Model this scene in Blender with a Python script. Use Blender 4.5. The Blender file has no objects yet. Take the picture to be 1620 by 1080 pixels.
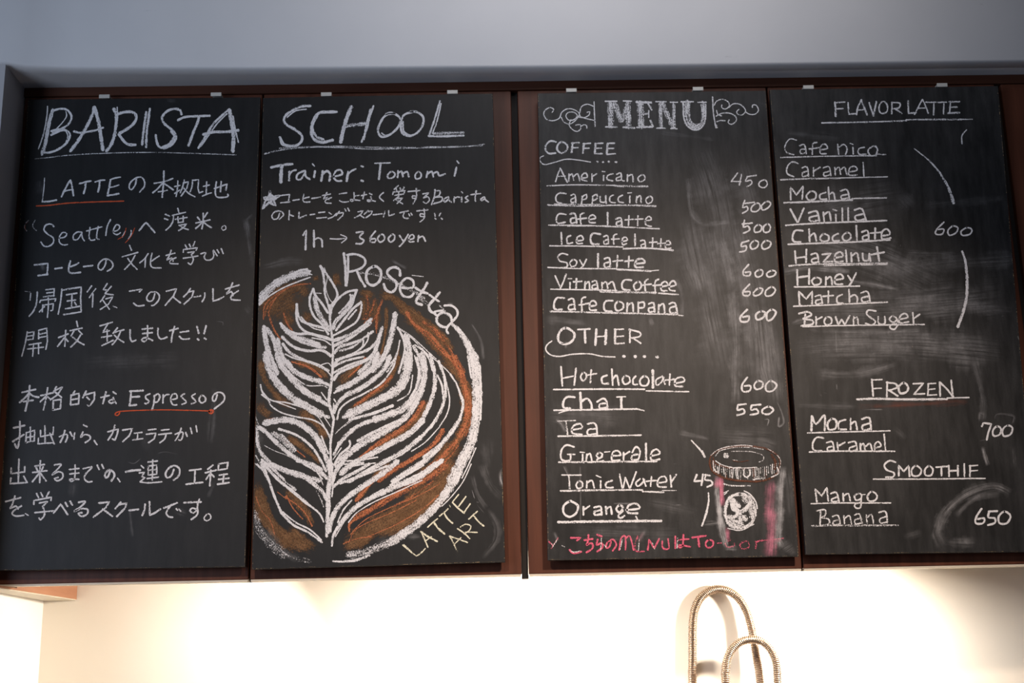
import bpy, bmesh, math, random
from mathutils import Vector, Matrix, Euler

random.seed(7)
SC = bpy.context.scene
COL = SC.collection

# ------------------------------------------------------------------ camera
F_PX = 2089.31
CAM_LOC = Vector((0.10188, -2.36137, 1.53425))
CAM_ROT = Euler((1.82483, 0.02068, -0.0122), 'XYZ')
cam_data = bpy.data.cameras.new('camera')
cam_data.sensor_width = 36.0
cam_data.lens = F_PX / 1620.0 * 36.0
cam_data.clip_start = 0.05
cam = bpy.data.objects.new('camera', cam_data)
cam.location = CAM_LOC
cam.rotation_euler = CAM_ROT
COL.objects.link(cam)
SC.camera = cam
CAM_M = CAM_ROT.to_matrix()

def at(px, py, Y=0.0):
    """the point of the vertical plane y = Y that a measured picture position shows"""
    d = CAM_M @ Vector(((px - 810.0) / F_PX, (540.0 - py) / F_PX, -1.0))
    t = (Y - CAM_LOC.y) / d.y
    return CAM_LOC + d * t

# ------------------------------------------------------------------ world and exposure
SC.view_settings.view_transform = 'Standard'
SC.view_settings.look = 'None'
SC.view_settings.exposure = 0.0
SC.view_settings.gamma = 1.0
SC.view_settings.use_curve_mapping = False
SC.cycles.transparent_max_bounces = 48
wd = bpy.data.worlds.new('room_ambient')
SC.world = wd
wd.use_nodes = True
wd.node_tree.nodes['Background'].inputs[0].default_value = (0.50, 0.55, 0.72, 1)
wd.node_tree.nodes['Background'].inputs[1].default_value = 0.07

YB = 0.335      # back wall plane
XL = at(40, 141, 0.03).x        # left alcove wall plane

def area(name, loc, target, size, power, color, size_y=None, spread=180):
    l = bpy.data.lights.new(name, 'AREA')
    l.energy = power; l.color = color; l.size = size
    if size_y:
        l.shape = 'RECTANGLE'; l.size_y = size_y
    l.spread = math.radians(spread)
    o = bpy.data.objects.new(name, l)
    o.location = loc
    o.rotation_euler = (Vector(target) - Vector(loc)).to_track_quat('-Z', 'Y').to_euler()
    COL.objects.link(o)
    return o

# cool daylight from a window behind and left of the camera
area('window_daylight', (-2.3, -2.6, 2.0), (0.1, 0.0, 2.5), 1.3, 41, (0.66, 0.78, 1.0), 1.3)
# warm ceiling lamps behind the camera
def spot(name, loc, target, power, color, cone, radius=0.06):
    l = bpy.data.lights.new(name, 'SPOT')
    l.energy = power; l.color = color; l.spot_size = math.radians(cone); l.spot_blend = 1.0
    l.shadow_soft_size = radius
    o = bpy.data.objects.new(name, l); o.location = loc
    o.rotation_euler = (Vector(target) - Vector(loc)).to_track_quat('-Z', 'Y').to_euler()
    COL.objects.link(o)
    return o
spot('ceiling_spot_light', (0.84, -1.90, 2.84), (0.46, 0.0, 1.70), 160, (1.0, 0.80, 0.64), 47)
spot('ceiling_spot_light', (-0.40, -1.90, 2.84), (-0.16, 0.0, 1.68), 80, (1.0, 0.80, 0.64), 46)

area('header_fill_light', (0.4, -1.5, 3.6), (0.35, -0.05, 3.0), 0.8, 2.0, (1.0, 0.95, 0.96), None, 60)  # unseen fill light, added only to brighten the header
# warm puck lamps under the cabinets, hidden behind the door bottoms
lp = at(1314, 916, YB)
area('under_cabinet_light', (lp.x, YB - 0.20, lp.z), (lp.x - 0.12, YB - 0.02, lp.z - 0.45), 0.03, 6.5, (1.0, 0.93, 0.84))
lp2 = at(780, 912, YB)
area('under_cabinet_light', (lp2.x, YB - 0.20, lp2.z + 0.01), (lp2.x, YB - 0.05, lp2.z - 0.5), 0.05, 9.0, (1.0, 0.93, 0.84))
lp3 = at(520, 912, YB)
area('under_cabinet_light', (lp3.x, YB - 0.20, lp3.z + 0.01), (lp3.x - 0.7, YB - 0.20, lp3.z - 0.45), 0.05, 3.2, (1.0, 0.94, 0.86), None, 150)

# ------------------------------------------------------------------ materials
def new_mat(name):
    m = bpy.data.materials.new(name)
    m.use_nodes = True
    nt = m.node_tree
    return m, nt, nt.nodes['Principled BSDF'], nt.nodes, nt.links

def coords(N, L, scale, kind='Object'):
    tc = N.new('ShaderNodeTexCoord'); mp = N.new('ShaderNodeMapping')
    mp.inputs['Scale'].default_value = scale
    L.new(tc.outputs[kind], mp.inputs[0])
    return mp.outputs[0]

def noise(N, L, vec, scale, detail=3, rough=0.55):
    n = N.new('ShaderNodeTexNoise')
    n.inputs['Scale'].default_value = scale
    n.inputs['Detail'].default_value = detail
    n.inputs['Roughness'].default_value = rough
    L.new(vec, n.inputs['Vector'])
    return n.outputs[0]

def ramp(N, L, fac, stops):
    r = N.new('ShaderNodeValToRGB')
    el = r.color_ramp.elements
    while len(el) < len(stops):
        el.new(0.5)
    for e, (p, c) in zip(el, stops):
        e.position = p; e.color = (*c, 1)
    L.new(fac, r.inputs[0])
    return r.outputs[0]

def math_n(N, L, op, a, b=None, c=None, clamp=False):
    m = N.new('ShaderNodeMath'); m.operation = op; m.use_clamp = clamp
    for i, v in enumerate((a, b, c)):
        if v is None: continue
        if isinstance(v, (int, float)): m.inputs[i].default_value = v
        else: L.new(v, m.inputs[i])
    return m.outputs[0]

def bump(N, L, h, bs, strength=0.2, dist=0.001):
    b = N.new('ShaderNodeBump')
    b.inputs['Strength'].default_value = strength
    b.inputs['Distance'].default_value = dist
    L.new(h, b.inputs['Height']); L.new(b.outputs[0], bs.inputs['Normal'])

def plaster(name, c1, c2, rough=0.85, marks=False):
    m, nt, bs, N, L = new_mat(name)
    v = coords(N, L, (1, 1, 1))
    n = noise(N, L, v, 3.0, 5)
    col = ramp(N, L, n, [(0.35, c1), (0.65, c2)])
    if marks:
        v2 = coords(N, L, (3, 3, 14))
        n2 = noise(N, L, v2, 2.6, 6, 0.65)
        f = ramp(N, L, n2, [(0.70, (0, 0, 0)), (0.78, (0.5, 0.5, 0.5))])
        mx = N.new('ShaderNodeMix'); mx.data_type = 'RGBA'
        L.new(f, mx.inputs[0]); L.new(col, mx.inputs[6]); mx.inputs[7].default_value = (0.30, 0.28, 0.27, 1)
        col = mx.outputs[2]
    L.new(col, bs.inputs['Base Color'])
    bs.inputs['Roughness'].default_value = rough
    bump(N, L, noise(N, L, v, 220, 4), bs, 0.15, 0.0006)
    return m

def wood(name, c1, c2, rough=0.4, vertical=True):
    m, nt, bs, N, L = new_mat(name)
    v = coords(N, L, (30, 30, 1.6) if vertical else (2, 2, 26))
    n = noise(N, L, v, 2.2, 6, 0.6)
    v3 = coords(N, L, (1, 1, 1))
    n3 = noise(N, L, v3, 5, 3)
    s = math_n(N, L, 'ADD', math_n(N, L, 'MULTIPLY', n, 0.7), math_n(N, L, 'MULTIPLY', n3, 0.3))
    col = ramp(N, L, s, [(0.35, c1), (0.65, c2)])
    L.new(col, bs.inputs['Base Color'])
    bs.inputs['Roughness'].default_value = rough
    bs.inputs['Specular IOR Level'].default_value = 0.2
    bump(N, L, n, bs, 0.08, 0.0006)
    return m

def slate(name, dust):
    """matt blackboard paint with faint wiped chalk dust; dust = strength of the haze"""
    m, nt, bs, N, L = new_mat(name)
    big = noise(N, L, coords(N, L, (1.6, 1, 1.0)), 4.0, 5, 0.6)
    streak = noise(N, L, coords(N, L, (22, 1, 4)), 3.0, 4, 0.6)
    fine = noise(N, L, coords(N, L, (700, 700, 260)), 1.0, 2, 0.6)
    a = math_n(N, L, 'MULTIPLY', big, streak)
    a = math_n(N, L, 'SUBTRACT', a, 0.16, None, True)
    a = math_n(N, L, 'MULTIPLY', a, dust)
    a = math_n(N, L, 'MULTIPLY', a, math_n(N, L, 'ADD', fine, 0.5))
    mx = N.new('ShaderNodeMix'); mx.data_type = 'RGBA'
    L.new(a, mx.inputs[0])
    mx.inputs[6].default_value = (0.0098, 0.0102, 0.0108, 1)
    mx.inputs[7].default_value = (0.62, 0.60, 0.59, 1)
    L.new(mx.outputs[2], bs.inputs['Base Color'])
    bs.inputs['Roughness'].default_value = 0.48
    bs.inputs['Specular IOR Level'].default_value = 0.24
    bump(N, L, fine, bs, 0.25, 0.0003)
    return m

def plain(name, c, rough=0.5, metal=0.0, amt=0.12):
    m, nt, bs, N, L = new_mat(name)
    v = coords(N, L, (1, 1, 1))
    n = noise(N, L, v, 40, 4)
    c2 = tuple(x * (1 - amt) for x in c)
    L.new(ramp(N, L, n, [(0.3, c2), (0.7, c)]), bs.inputs['Base Color'])
    bs.inputs['Roughness'].default_value = rough
    bs.inputs['Metallic'].default_value = metal
    return m

def chalk(name, c, c2=None, hard=0.07, soft=False, edge=0.40):
    """dry chalk: it only takes on the tooth of the board. UV.x = across the stroke, UV.y = pressure"""
    m, nt, bs, N, L = new_mat(name)
    uv = N.new('ShaderNodeUVMap'); uv.uv_map = 'stroke'
    sp = N.new('ShaderNodeSeparateXYZ'); L.new(uv.outputs[0], sp.inputs[0])
    u = math_n(N, L, 'ABSOLUTE', math_n(N, L, 'MULTIPLY_ADD', sp.outputs[0], 2.0, -1.0))
    tooth = noise(N, L, coords(N, L, (600, 1, 300)), 1.0, 2.5, 0.65)
    if soft:
        streak = noise(N, L, coords(N, L, (170, 1, 60)), 1.0, 4, 0.6)
        cloud = noise(N, L, coords(N, L, (22, 1, 16)), 1.0, 3, 0.6)
        e = math_n(N, L, 'POWER', math_n(N, L, 'SUBTRACT', 1.0, math_n(N, L, 'MULTIPLY', u, u), None, True), 1.6)
        a = math_n(N, L, 'MULTIPLY', sp.outputs[1], e)
        g = math_n(N, L, 'ADD', math_n(N, L, 'MULTIPLY', streak, 1.1), math_n(N, L, 'MULTIPLY', tooth, 0.8))
        g = math_n(N, L, 'MULTIPLY', g, math_n(N, L, 'MULTIPLY_ADD', cloud, 3.4, -1.0, True))
        fl = N.new('ShaderNodeUVMap'); fl.uv_map = 'flow'
        fm = N.new('ShaderNodeMapping'); fm.inputs['Scale'].default_value = (0.30, 0.010, 1)
        L.new(fl.outputs[0], fm.inputs[0])
        strand = noise(N, L, fm.outputs[0], 1.0, 4, 0.65)
        g = math_n(N, L, 'MULTIPLY', g, math_n(N, L, 'MULTIPLY_ADD', strand, 4.0, -1.35, True))
        alpha = math_n(N, L, 'MULTIPLY', math_n(N, L, 'MULTIPLY', a, g), 0.8, None, True)
    else:
        e = math_n(N, L, 'SUBTRACT', 1.0, math_n(N, L, 'MULTIPLY', math_n(N, L, 'POWER', u, 2.5), edge))
        patch = noise(N, L, coords(N, L, (120, 1, 70)), 1.0, 2)
        p = math_n(N, L, 'MULTIPLY', sp.outputs[1], e)
        p = math_n(N, L, 'ADD', p, math_n(N, L, 'MULTIPLY_ADD', patch, 0.36, -0.18))
        fl = N.new('ShaderNodeUVMap'); fl.uv_map = 'flow'
        fm = N.new('ShaderNodeMapping'); fm.inputs['Scale'].default_value = (0.62, 0.035, 1)
        L.new(fl.outputs[0], fm.inputs[0])
        strand = noise(N, L, fm.outputs[0], 1.0, 2, 0.6)
        p = math_n(N, L, 'ADD', p, math_n(N, L, 'MULTIPLY_ADD', strand, 1.15, -0.56))
        thr = math_n(N, L, 'MULTIPLY_ADD', p, -0.46, 0.745)
        d = math_n(N, L, 'SUBTRACT', tooth, thr)
        alpha = math_n(N, L, 'MULTIPLY_ADD', d, 1.0 / (2 * hard), 0.5, True)
    L.new(alpha, bs.inputs['Alpha'])
    if c2 is None: c2 = tuple(x * 0.86 for x in c)
    L.new(ramp(N, L, noise(N, L, coords(N, L, (300, 1, 200)), 1.0, 2), [(0.35, c2), (0.6, c)]), bs.inputs['Base Color'])
    bs.inputs['Roughness'].default_value = 0.95
    bs.inputs['Specular IOR Level'].default_value = 0.1
    return m

M = {}
M['paint'] = plaster('white_paint', (0.76, 0.755, 0.75), (0.82, 0.81, 0.80), marks=True)
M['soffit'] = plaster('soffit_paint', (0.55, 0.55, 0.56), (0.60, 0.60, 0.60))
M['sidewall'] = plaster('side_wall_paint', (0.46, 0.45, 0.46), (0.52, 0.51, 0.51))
M['cream'] = plaster('cream_wall', (0.87, 0.78, 0.66), (0.90, 0.81, 0.69))
M['creamwhite'] = plaster('cream_white_wall', (0.90, 0.87, 0.80), (0.92, 0.89, 0.83))
M['door'] = wood('dark_walnut', (0.072, 0.023, 0.012), (0.118, 0.038, 0.020), 0.45)
M['rail'] = wood('dark_walnut_rail', (0.055, 0.019, 0.010), (0.080, 0.028, 0.015), 0.5, False)
M['redwood'] = wood('reddish_veneer', (0.36, 0.16, 0.085), (0.46, 0.22, 0.12), 0.5, False)
M['gap'] = plain('dark_filler', (0.012, 0.009, 0.008), 0.8)
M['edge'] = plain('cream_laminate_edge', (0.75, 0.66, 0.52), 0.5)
M['carcass'] = plain('cream_laminate', (0.78, 0.72, 0.62), 0.5)
M['board'] = slate('blackboard_clean', 0.05)
M['board_dusty'] = slate('blackboard_dusty', 0.20)
M['hook'] = plain('white_plastic', (0.62, 0.60, 0.54), 0.45)
M['steel'] = plain('brushed_steel', (0.42, 0.32, 0.24), 0.36, 1.0, 0.06)
M['counter'] = plain('pale_counter', (0.10, 0.075, 0.06), 0.5)
M['w'] = chalk('white_chalk', (0.84, 0.82, 0.82))
M['r'] = chalk('red_chalk', (0.72, 0.12, 0.05))
M['o'] = chalk('orange_chalk', (0.56, 0.205, 0.095), (0.40, 0.12, 0.06), 0.10, edge=0.55)
M['b'] = chalk('brown_chalk', (0.235, 0.130, 0.066), (0.17, 0.088, 0.045), 0.16, edge=0.62)
M['d'] = chalk('dark_brown_chalk', (0.16, 0.070, 0.042), (0.11, 0.045, 0.03), 0.12)
M['y'] = chalk('cream_chalk', (0.82, 0.78, 0.60))
M['p'] = chalk('pink_chalk', (0.80, 0.16, 0.24), (0.58, 0.10, 0.17))
M['s'] = chalk('white_chalk_dust', (0.78, 0.76, 0.76), soft=True)
M['q'] = chalk('pink_chalk_dust', (0.80, 0.30, 0.40), soft=True)
M['n'] = chalk('red_brown_chalk_dust', (0.40, 0.13, 0.08), soft=True)
M['t'] = chalk('raw_wood_wear', (0.50, 0.36, 0.20))

# ------------------------------------------------------------------ mesh helpers
def link(o, parent=None):
    COL.objects.link(o)
    if parent is not None:
        o.parent = parent
        o.matrix_parent_inverse = parent.matrix_world.inverted()
    return o

def tag(o, label=None, cat=None, group=None, kind=None):
    if label: o['label'] = label
    if cat: o['category'] = cat
    if group: o['group'] = group
    if kind: o['kind'] = kind
    return o

def from_bm(name, bm, mat, parent=None, smooth=False):
    me = bpy.data.meshes.new(name)
    bmesh.ops.recalc_face_normals(bm, faces=bm.faces)
    bm.to_mesh(me); bm.free()
    me.materials.append(mat)
    if smooth:
        for p in me.polygons: p.use_smooth = True
    return link(bpy.data.objects.new(name, me), parent)

def box_bm(x0, x1, y0, y1, z0, z1, bev=0.0, bm=None, seg=1):
    own = bm is None
    if own: bm = bmesh.new()
    vs = [bm.verts.new((x, y, z)) for x in (x0, x1) for y in (y0, y1) for z in (z0, z1)]
    for f in ((0, 1, 3, 2), (4, 6, 7, 5), (0, 4, 5, 1), (2, 3, 7, 6), (0, 2, 6, 4), (1, 5, 7, 3)):
        bm.faces.new([vs[i] for i in f])
    if own and bev:
        bmesh.ops.recalc_face_normals(bm, faces=bm.faces)
        bmesh.ops.bevel(bm, geom=list(bm.edges), offset=bev, segments=seg, affect='EDGES', profile=0.5)
    return bm

def prism_bm(quad, y0, y1, bev=0.0):
    """quad: four (x, z) corners; a slab between y0 and y1"""
    bm = bmesh.new()
    a = [bm.verts.new((x, y0, z)) for x, z in quad]
    b = [bm.verts.new((x, y1, z)) for x, z in quad]
    bm.faces.new(a); bm.faces.new(list(reversed(b)))
    n = len(quad)
    for i in range(n):
        bm.faces.new([a[i], b[i], b[(i + 1) % n], a[(i + 1) % n]])
    bmesh.ops.recalc_face_normals(bm, faces=bm.faces)
    if bev:
        bmesh.ops.bevel(bm, geom=list(bm.edges), offset=bev, segments=2, affect='EDGES', profile=0.5)
    return bm

# ------------------------------------------------------------------ room shell
ZS = (at(42, 141, 0.03).z + at(820, 130.5, 0.03).z + at(1560, 120, 0.03).z) / 3   # soffit height
YH = -0.077                                                # header / alcove front plane
XR = 2.2
# header above the alcove with a rounded lower edge, going back as the soffit
R_ = 0.022; RZ = 0.008
bm = bmesh.new()
def header_profile(yh):
    pr = [(yh, ZS + 0.75), (yh, ZS + RZ)]
    for i in range(1, 9):
        a = i / 8 * math.pi / 2
        pr.append((yh + R_ - R_ * math.cos(a), ZS + RZ - RZ * math.sin(a)))
    return pr + [(0.05, ZS), (0.40, ZS), (0.40, ZS + 0.75)]
# header front bent in plan: its edge imitates a soft shadow line
secs = [(XL - 0.9, YH), (XL, YH), (at(60, 100).x, -0.062), (at(130, 100).x, -0.052), (at(400, 100).x, -0.040), (at(850, 100).x, -0.031), (XR, -0.022)]
rows = [[bm.verts.new((x, y, z)) for y, z in header_profile(yh)] for x, yh in secs]
n_p = len(rows[0])
for k in range(len(rows) - 1):
    for i in range(n_p):
        j = (i + 1) % n_p
        bm.faces.new([rows[k][i], rows[k + 1][i], rows[k + 1][j], rows[k][j]])
bm.faces.new(rows[0]); bm.faces.new(list(reversed(rows[-1])))
o = from_bm('ceiling', bm, M['paint']); tag(o, kind='structure')
for p in o.data.polygons:
    p.use_smooth = p.normal.y < -0.03 and p.normal.z < 0.5
# left alcove wall
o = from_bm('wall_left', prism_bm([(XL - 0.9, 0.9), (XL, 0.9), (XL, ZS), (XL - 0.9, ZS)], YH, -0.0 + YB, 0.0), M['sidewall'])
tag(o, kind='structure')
o = from_bm('wall_left.001', box_bm(XL - 0.02, XL + 0.001, 0.04, YB, 0.9, at(0, 925, 0.02).z + 0.06), M['creamwhite'])
tag(o, kind='structure')
o = from_bm('wall_back', box_bm(XL - 0.9, XR, YB, YB + 0.1, 0.9, ZS + 0.4), M['cream']); tag(o, kind='structure')

# ------------------------------------------------------------------ wall cabinets
YD = 0.026      # front face of the doors
def dx(px, py): return at(px, py, YD).x
ZT = at(814, 143, YD).z
ZBm = at(830, 916.5, YD).z
zrow = [at(x, y, YD).z for x, y in ((60, 924), (396, 919.0), (830, 910.5), (1268, 903), (1600, 898))]
ZB = sum(zrow) / len(zrow)
def mid(pt, pb): return (dx(*pt) + dx(*pb)) / 2
e1 = mid((400, 150), (394, 915)) ; 
units = [
    (XL + 0.002, (dx(413.5, 150) + dx(397.5, 915)) / 2, (dx(808.5, 150) + dx(825, 905)) / 2),
    ((dx(820.5, 150) + dx(835, 905)) / 2, (dx(1217, 150) + dx(1266.5, 900)) / 2, (dx(1587, 150) + dx(1587 + 119 * 0.55, 895) ) / 2),
]
w_unit = units[1][2] - units[1][0]
gap = units[1][0] - units[0][2]
units.append((units[1][2] + gap, units[1][2] + gap + w_unit / 2, units[1][2] + gap + w_unit))
cab_labels = ['dark walnut double-door wall cabinet behind the two left chalkboards',
              'dark walnut double-door wall cabinet behind the drinks menu boards',
              'dark walnut wall cabinet at the right edge with no board on it']
for ui, (a, b, c) in enumerate(units):
    root = bpy.data.objects.new('wall_cabinet', None)
    root.location = ((a + c) / 2, 0.18, ZB)
    COL.objects.link(root); bpy.context.view_layer.update()
    tag(root, cab_labels[ui], 'cabinet')
    bm = box_bm(a + 0.001, c - 0.001, YD + 0.0345, YB - 0.001, ZB + 0.05, ZT)
    from_bm('carcass', bm, M['carcass'], root)
    g = 0.0016
    from_bm('seam_light_stop', box_bm(b - 0.02, b + 0.02, YD + 0.0204, YD + 0.034, ZB + 0.001, ZT - 0.001), M['gap'], root)  # dark strip added behind the seam so lamp light does not leak through
    for k, (x0, x1) in enumerate(((a, b - g), (b + g, c))):
        dr = from_bm('door', box_bm(x0, x1, YD, YD + 0.02, ZB + 0.0035, ZT - 0.001, 0.0012), M['door'], root)
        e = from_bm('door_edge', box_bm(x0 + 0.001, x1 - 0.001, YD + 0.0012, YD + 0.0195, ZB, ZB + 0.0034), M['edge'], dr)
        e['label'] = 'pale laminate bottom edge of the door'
# top rail over all doors, dark strips between the cabinets
o = from_bm('trim_1', box_bm(XL, XR, YD - 0.002, YD + 0.03, ZT, ZS, 0.001), M['rail']); tag(o, kind='structure')
n_ = 2
for ui in (0, 1):
    x0, x1 = units[ui][2], units[ui + 1][0]
    o = from_bm('trim_%d' % n_, box_bm(x0 + 0.0005, x1 - 0.0005, YD + 0.012, YD + 0.032, ZB - 0.0035, ZT - 0.001), M['gap'])
    tag(o, kind='structure'); n_ += 1
# wood filler panel on the left wall under the cabinet, with a pale bottom edge
xw = at(121, 948.5, YB - 0.002).x
zf = at(120, 948.5, YB - 0.002).z
root = bpy.data.objects.new('filler_panel', None); root.location = ((XL + xw) / 2, 0.2, zf)
COL.objects.link(root); bpy.context.view_layer.update()
tag(root, 'reddish wood filler panel with pale bottom edge in the left corner under the cabinet', 'panel')
ztop = ZB + 0.0495
def on_level(px, py, z):
    d = CAM_M @ Vector(((px - 810.0) / F_PX, (540.0 - py) / F_PX, -1.0))
    return CAM_LOC + d * ((z - CAM_LOC.z) / d.z)
p0 = on_level(0, 930, zf); p1 = Vector((xw, YB - 0.001, zf))
yf = YD + 0.036
xf = max(XL + 0.003, p1.x + (p0.x - p1.x) * (p1.y - yf) / (p1.y - p0.y))
def fx(y): return max(XL + 0.003, p1.x + (p0.x - p1.x) * (p1.y - y) / (p1.y - p0.y))
def wedge(z0, z1, inset, ya=None, yb=None, bm=None):
    bm = bm or bmesh.new()
    ya = YB - 0.001 if ya is None else ya; yb = yf if yb is None else yb
    pts = [(XL + 0.0015, ya), (fx(ya) - inset, ya), (fx(yb) - inset, yb), (XL + 0.0015, yb)]
    lo = [bm.verts.new((x, y, z0)) for x, y in pts]; hi = [bm.verts.new((x, y, z1)) for x, y in pts]
    bm.faces.new(lo); bm.faces.new(hi[::-1])
    for k in range(4): bm.faces.new([lo[k], hi[k], hi[(k + 1) % 4], lo[(k + 1) % 4]])
    return bm
from_bm('panel_face', wedge(zf + 0.0008, ZB - 0.0006, 0.0, yf - 0.0002, -0.03, wedge(zf + 0.0008, ztop, 0.0)), M['redwood'], root)
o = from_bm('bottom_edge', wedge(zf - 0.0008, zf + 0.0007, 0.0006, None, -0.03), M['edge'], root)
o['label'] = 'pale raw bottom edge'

# counter below the picture, on which the hoses stand
ZC = 1.12
o = from_bm('trim_4', box_bm(XL, XR, -0.25, YB, ZC - 0.04, ZC, 0.004), M['counter']); tag(o, kind='structure')

# ------------------------------------------------------------------ flexible steel hoses
def hose(label, pts, r, pitch):
    root = bpy.data.objects.new('gooseneck_hose', None)
    root.location = (pts[0].x, pts[0].y, ZC); COL.objects.link(root); bpy.context.view_layer.update()
    tag(root, label, 'hose')
    # dense centre line
    P = [pts[0]] + pts + [pts[-1]]
    line = []
    for i in range(1, len(P) - 2):
        p0, p1, p2, p3 = P[i - 1], P[i], P[i + 1], P[i + 2]
        n = max(2, int((p2 - p1).length / 0.002))
        for k in range(n):
            t = k / n
            line.append(0.5 * ((2 * p1) + (p2 - p0) * t + (2 * p0 - 5 * p1 + 4 * p2 - p3) * t * t + (3 * p1 - p0 - 3 * p2 + p3) * t ** 3))
    line.append(P[-2].copy())
    cum = [0.0]
    for i in range(1, len(line)): cum.append(cum[-1] + (line[i] - line[i - 1]).length)
    total = cum[-1]
    prof = [(0.0, 0.74), (0.10, 0.78), (0.26, 1.0), (0.55, 1.04), (0.84, 1.0), (0.95, 0.84)]
    bm = bmesh.new(); prev = None; seg = 14
    idx = 0
    nr = int(total / pitch)
    side = None
    for k in range(nr):
        for f, rr in prof:
            s = (k + f) * pitch
            while idx < len(cum) - 2 and cum[idx + 1] < s: idx += 1
            t = (s - cum[idx]) / max(1e-9, cum[idx + 1] - cum[idx])
            c = line[idx].lerp(line[idx + 1], t)
            i0, i1 = max(0, idx - 3), min(len(line) - 1, idx + 4)
            tan = (line[i1] - line[i0]).normalized()
            if side is None: side = Vector((0, 1, 0))
            side = (side - tan * side.dot(tan)).normalized()
            up = tan.cross(side)
            ring = [bm.verts.new(c + (side * math.cos(a) + up * math.sin(a)) * r * rr) for a in (2 * math.pi * j / seg for j in range(seg))]
            if prev:
                for j in range(seg):
                    bm.faces.new([prev[j], prev[(j + 1) % seg], ring[(j + 1) % seg], ring[j]])
            prev = ring
    from_bm('ribbed_tube', bm, M['steel'], root, True)
    for q in (pts[0], pts[-1]):
        bm = bmesh.new()
        for (ra, rb, z0, z1) in ((r * 2.0, r * 2.0, ZC, ZC + 0.006), (r * 1.4, r * 1.25, ZC + 0.006, ZC + 0.035)):
            bmesh.ops.create_cone(bm, cap_ends=True, segments=24, radius1=ra, radius2=rb, depth=z1 - z0,
                                  matrix=Matrix.Translation((q.x, q.y, (z0 + z1) / 2)))
        from_bm('collar', bm, M['steel'], root)

def hz(zx, zy, d): return at(1010 + zx / 5.684, 890 + zy / 5.684, YB - d)
ptsA = [(487, 1080, .012), (487, 900, .012), (487, 720, .012), (489, 560, .012), (505, 430, .012), (552, 325, .012), (625, 262, .0125), (715, 235, .015), (815, 258, .020),
        (905, 325, .025), (970, 430, .029), (1008, 550, .032), (1035, 680, .035), (1062, 850, .038), (1095, 1080, .042)]
A = [hz(*p) for p in ptsA]
A = [Vector((A[0].x, A[0].y, ZC + 0.01)), Vector((A[0].x, A[0].y, 1.36))] + A + [Vector((A[-1].x + .004, A[-1].y, 1.36)), Vector((A[-1].x + .004, A[-1].y, ZC + 0.01))]
hose('taller ribbed steel gooseneck hose arching on the left, against the bright wall', A, 0.0085, 0.0035)
ptsB = [(785, 1080, .052), (785, 980, .052), (795, 880, .053), (838, 785, .055), (920, 712, .058), (1025, 690, .060), (1120, 712, .062), (1192, 785, .064), (1235, 885, .066), (1250, 990, .067), (1253, 1080, .068)]
B_ = [hz(*p) for p in ptsB]
B_ = [Vector((B_[0].x, B_[0].y, ZC + 0.01)), Vector((B_[0].x, B_[0].y, 1.36))] + B_ + [Vector((B_[-1].x, B_[-1].y, 1.36)), Vector((B_[-1].x, B_[-1].y, ZC + 0.01))]
hose('shorter ribbed steel gooseneck hose crossing in front of the taller one', B_, 0.0083, 0.0035)

# ------------------------------------------------------------------ chalk strokes
PX = 2.4 / F_PX      # size of one picture pixel on the boards

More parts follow.
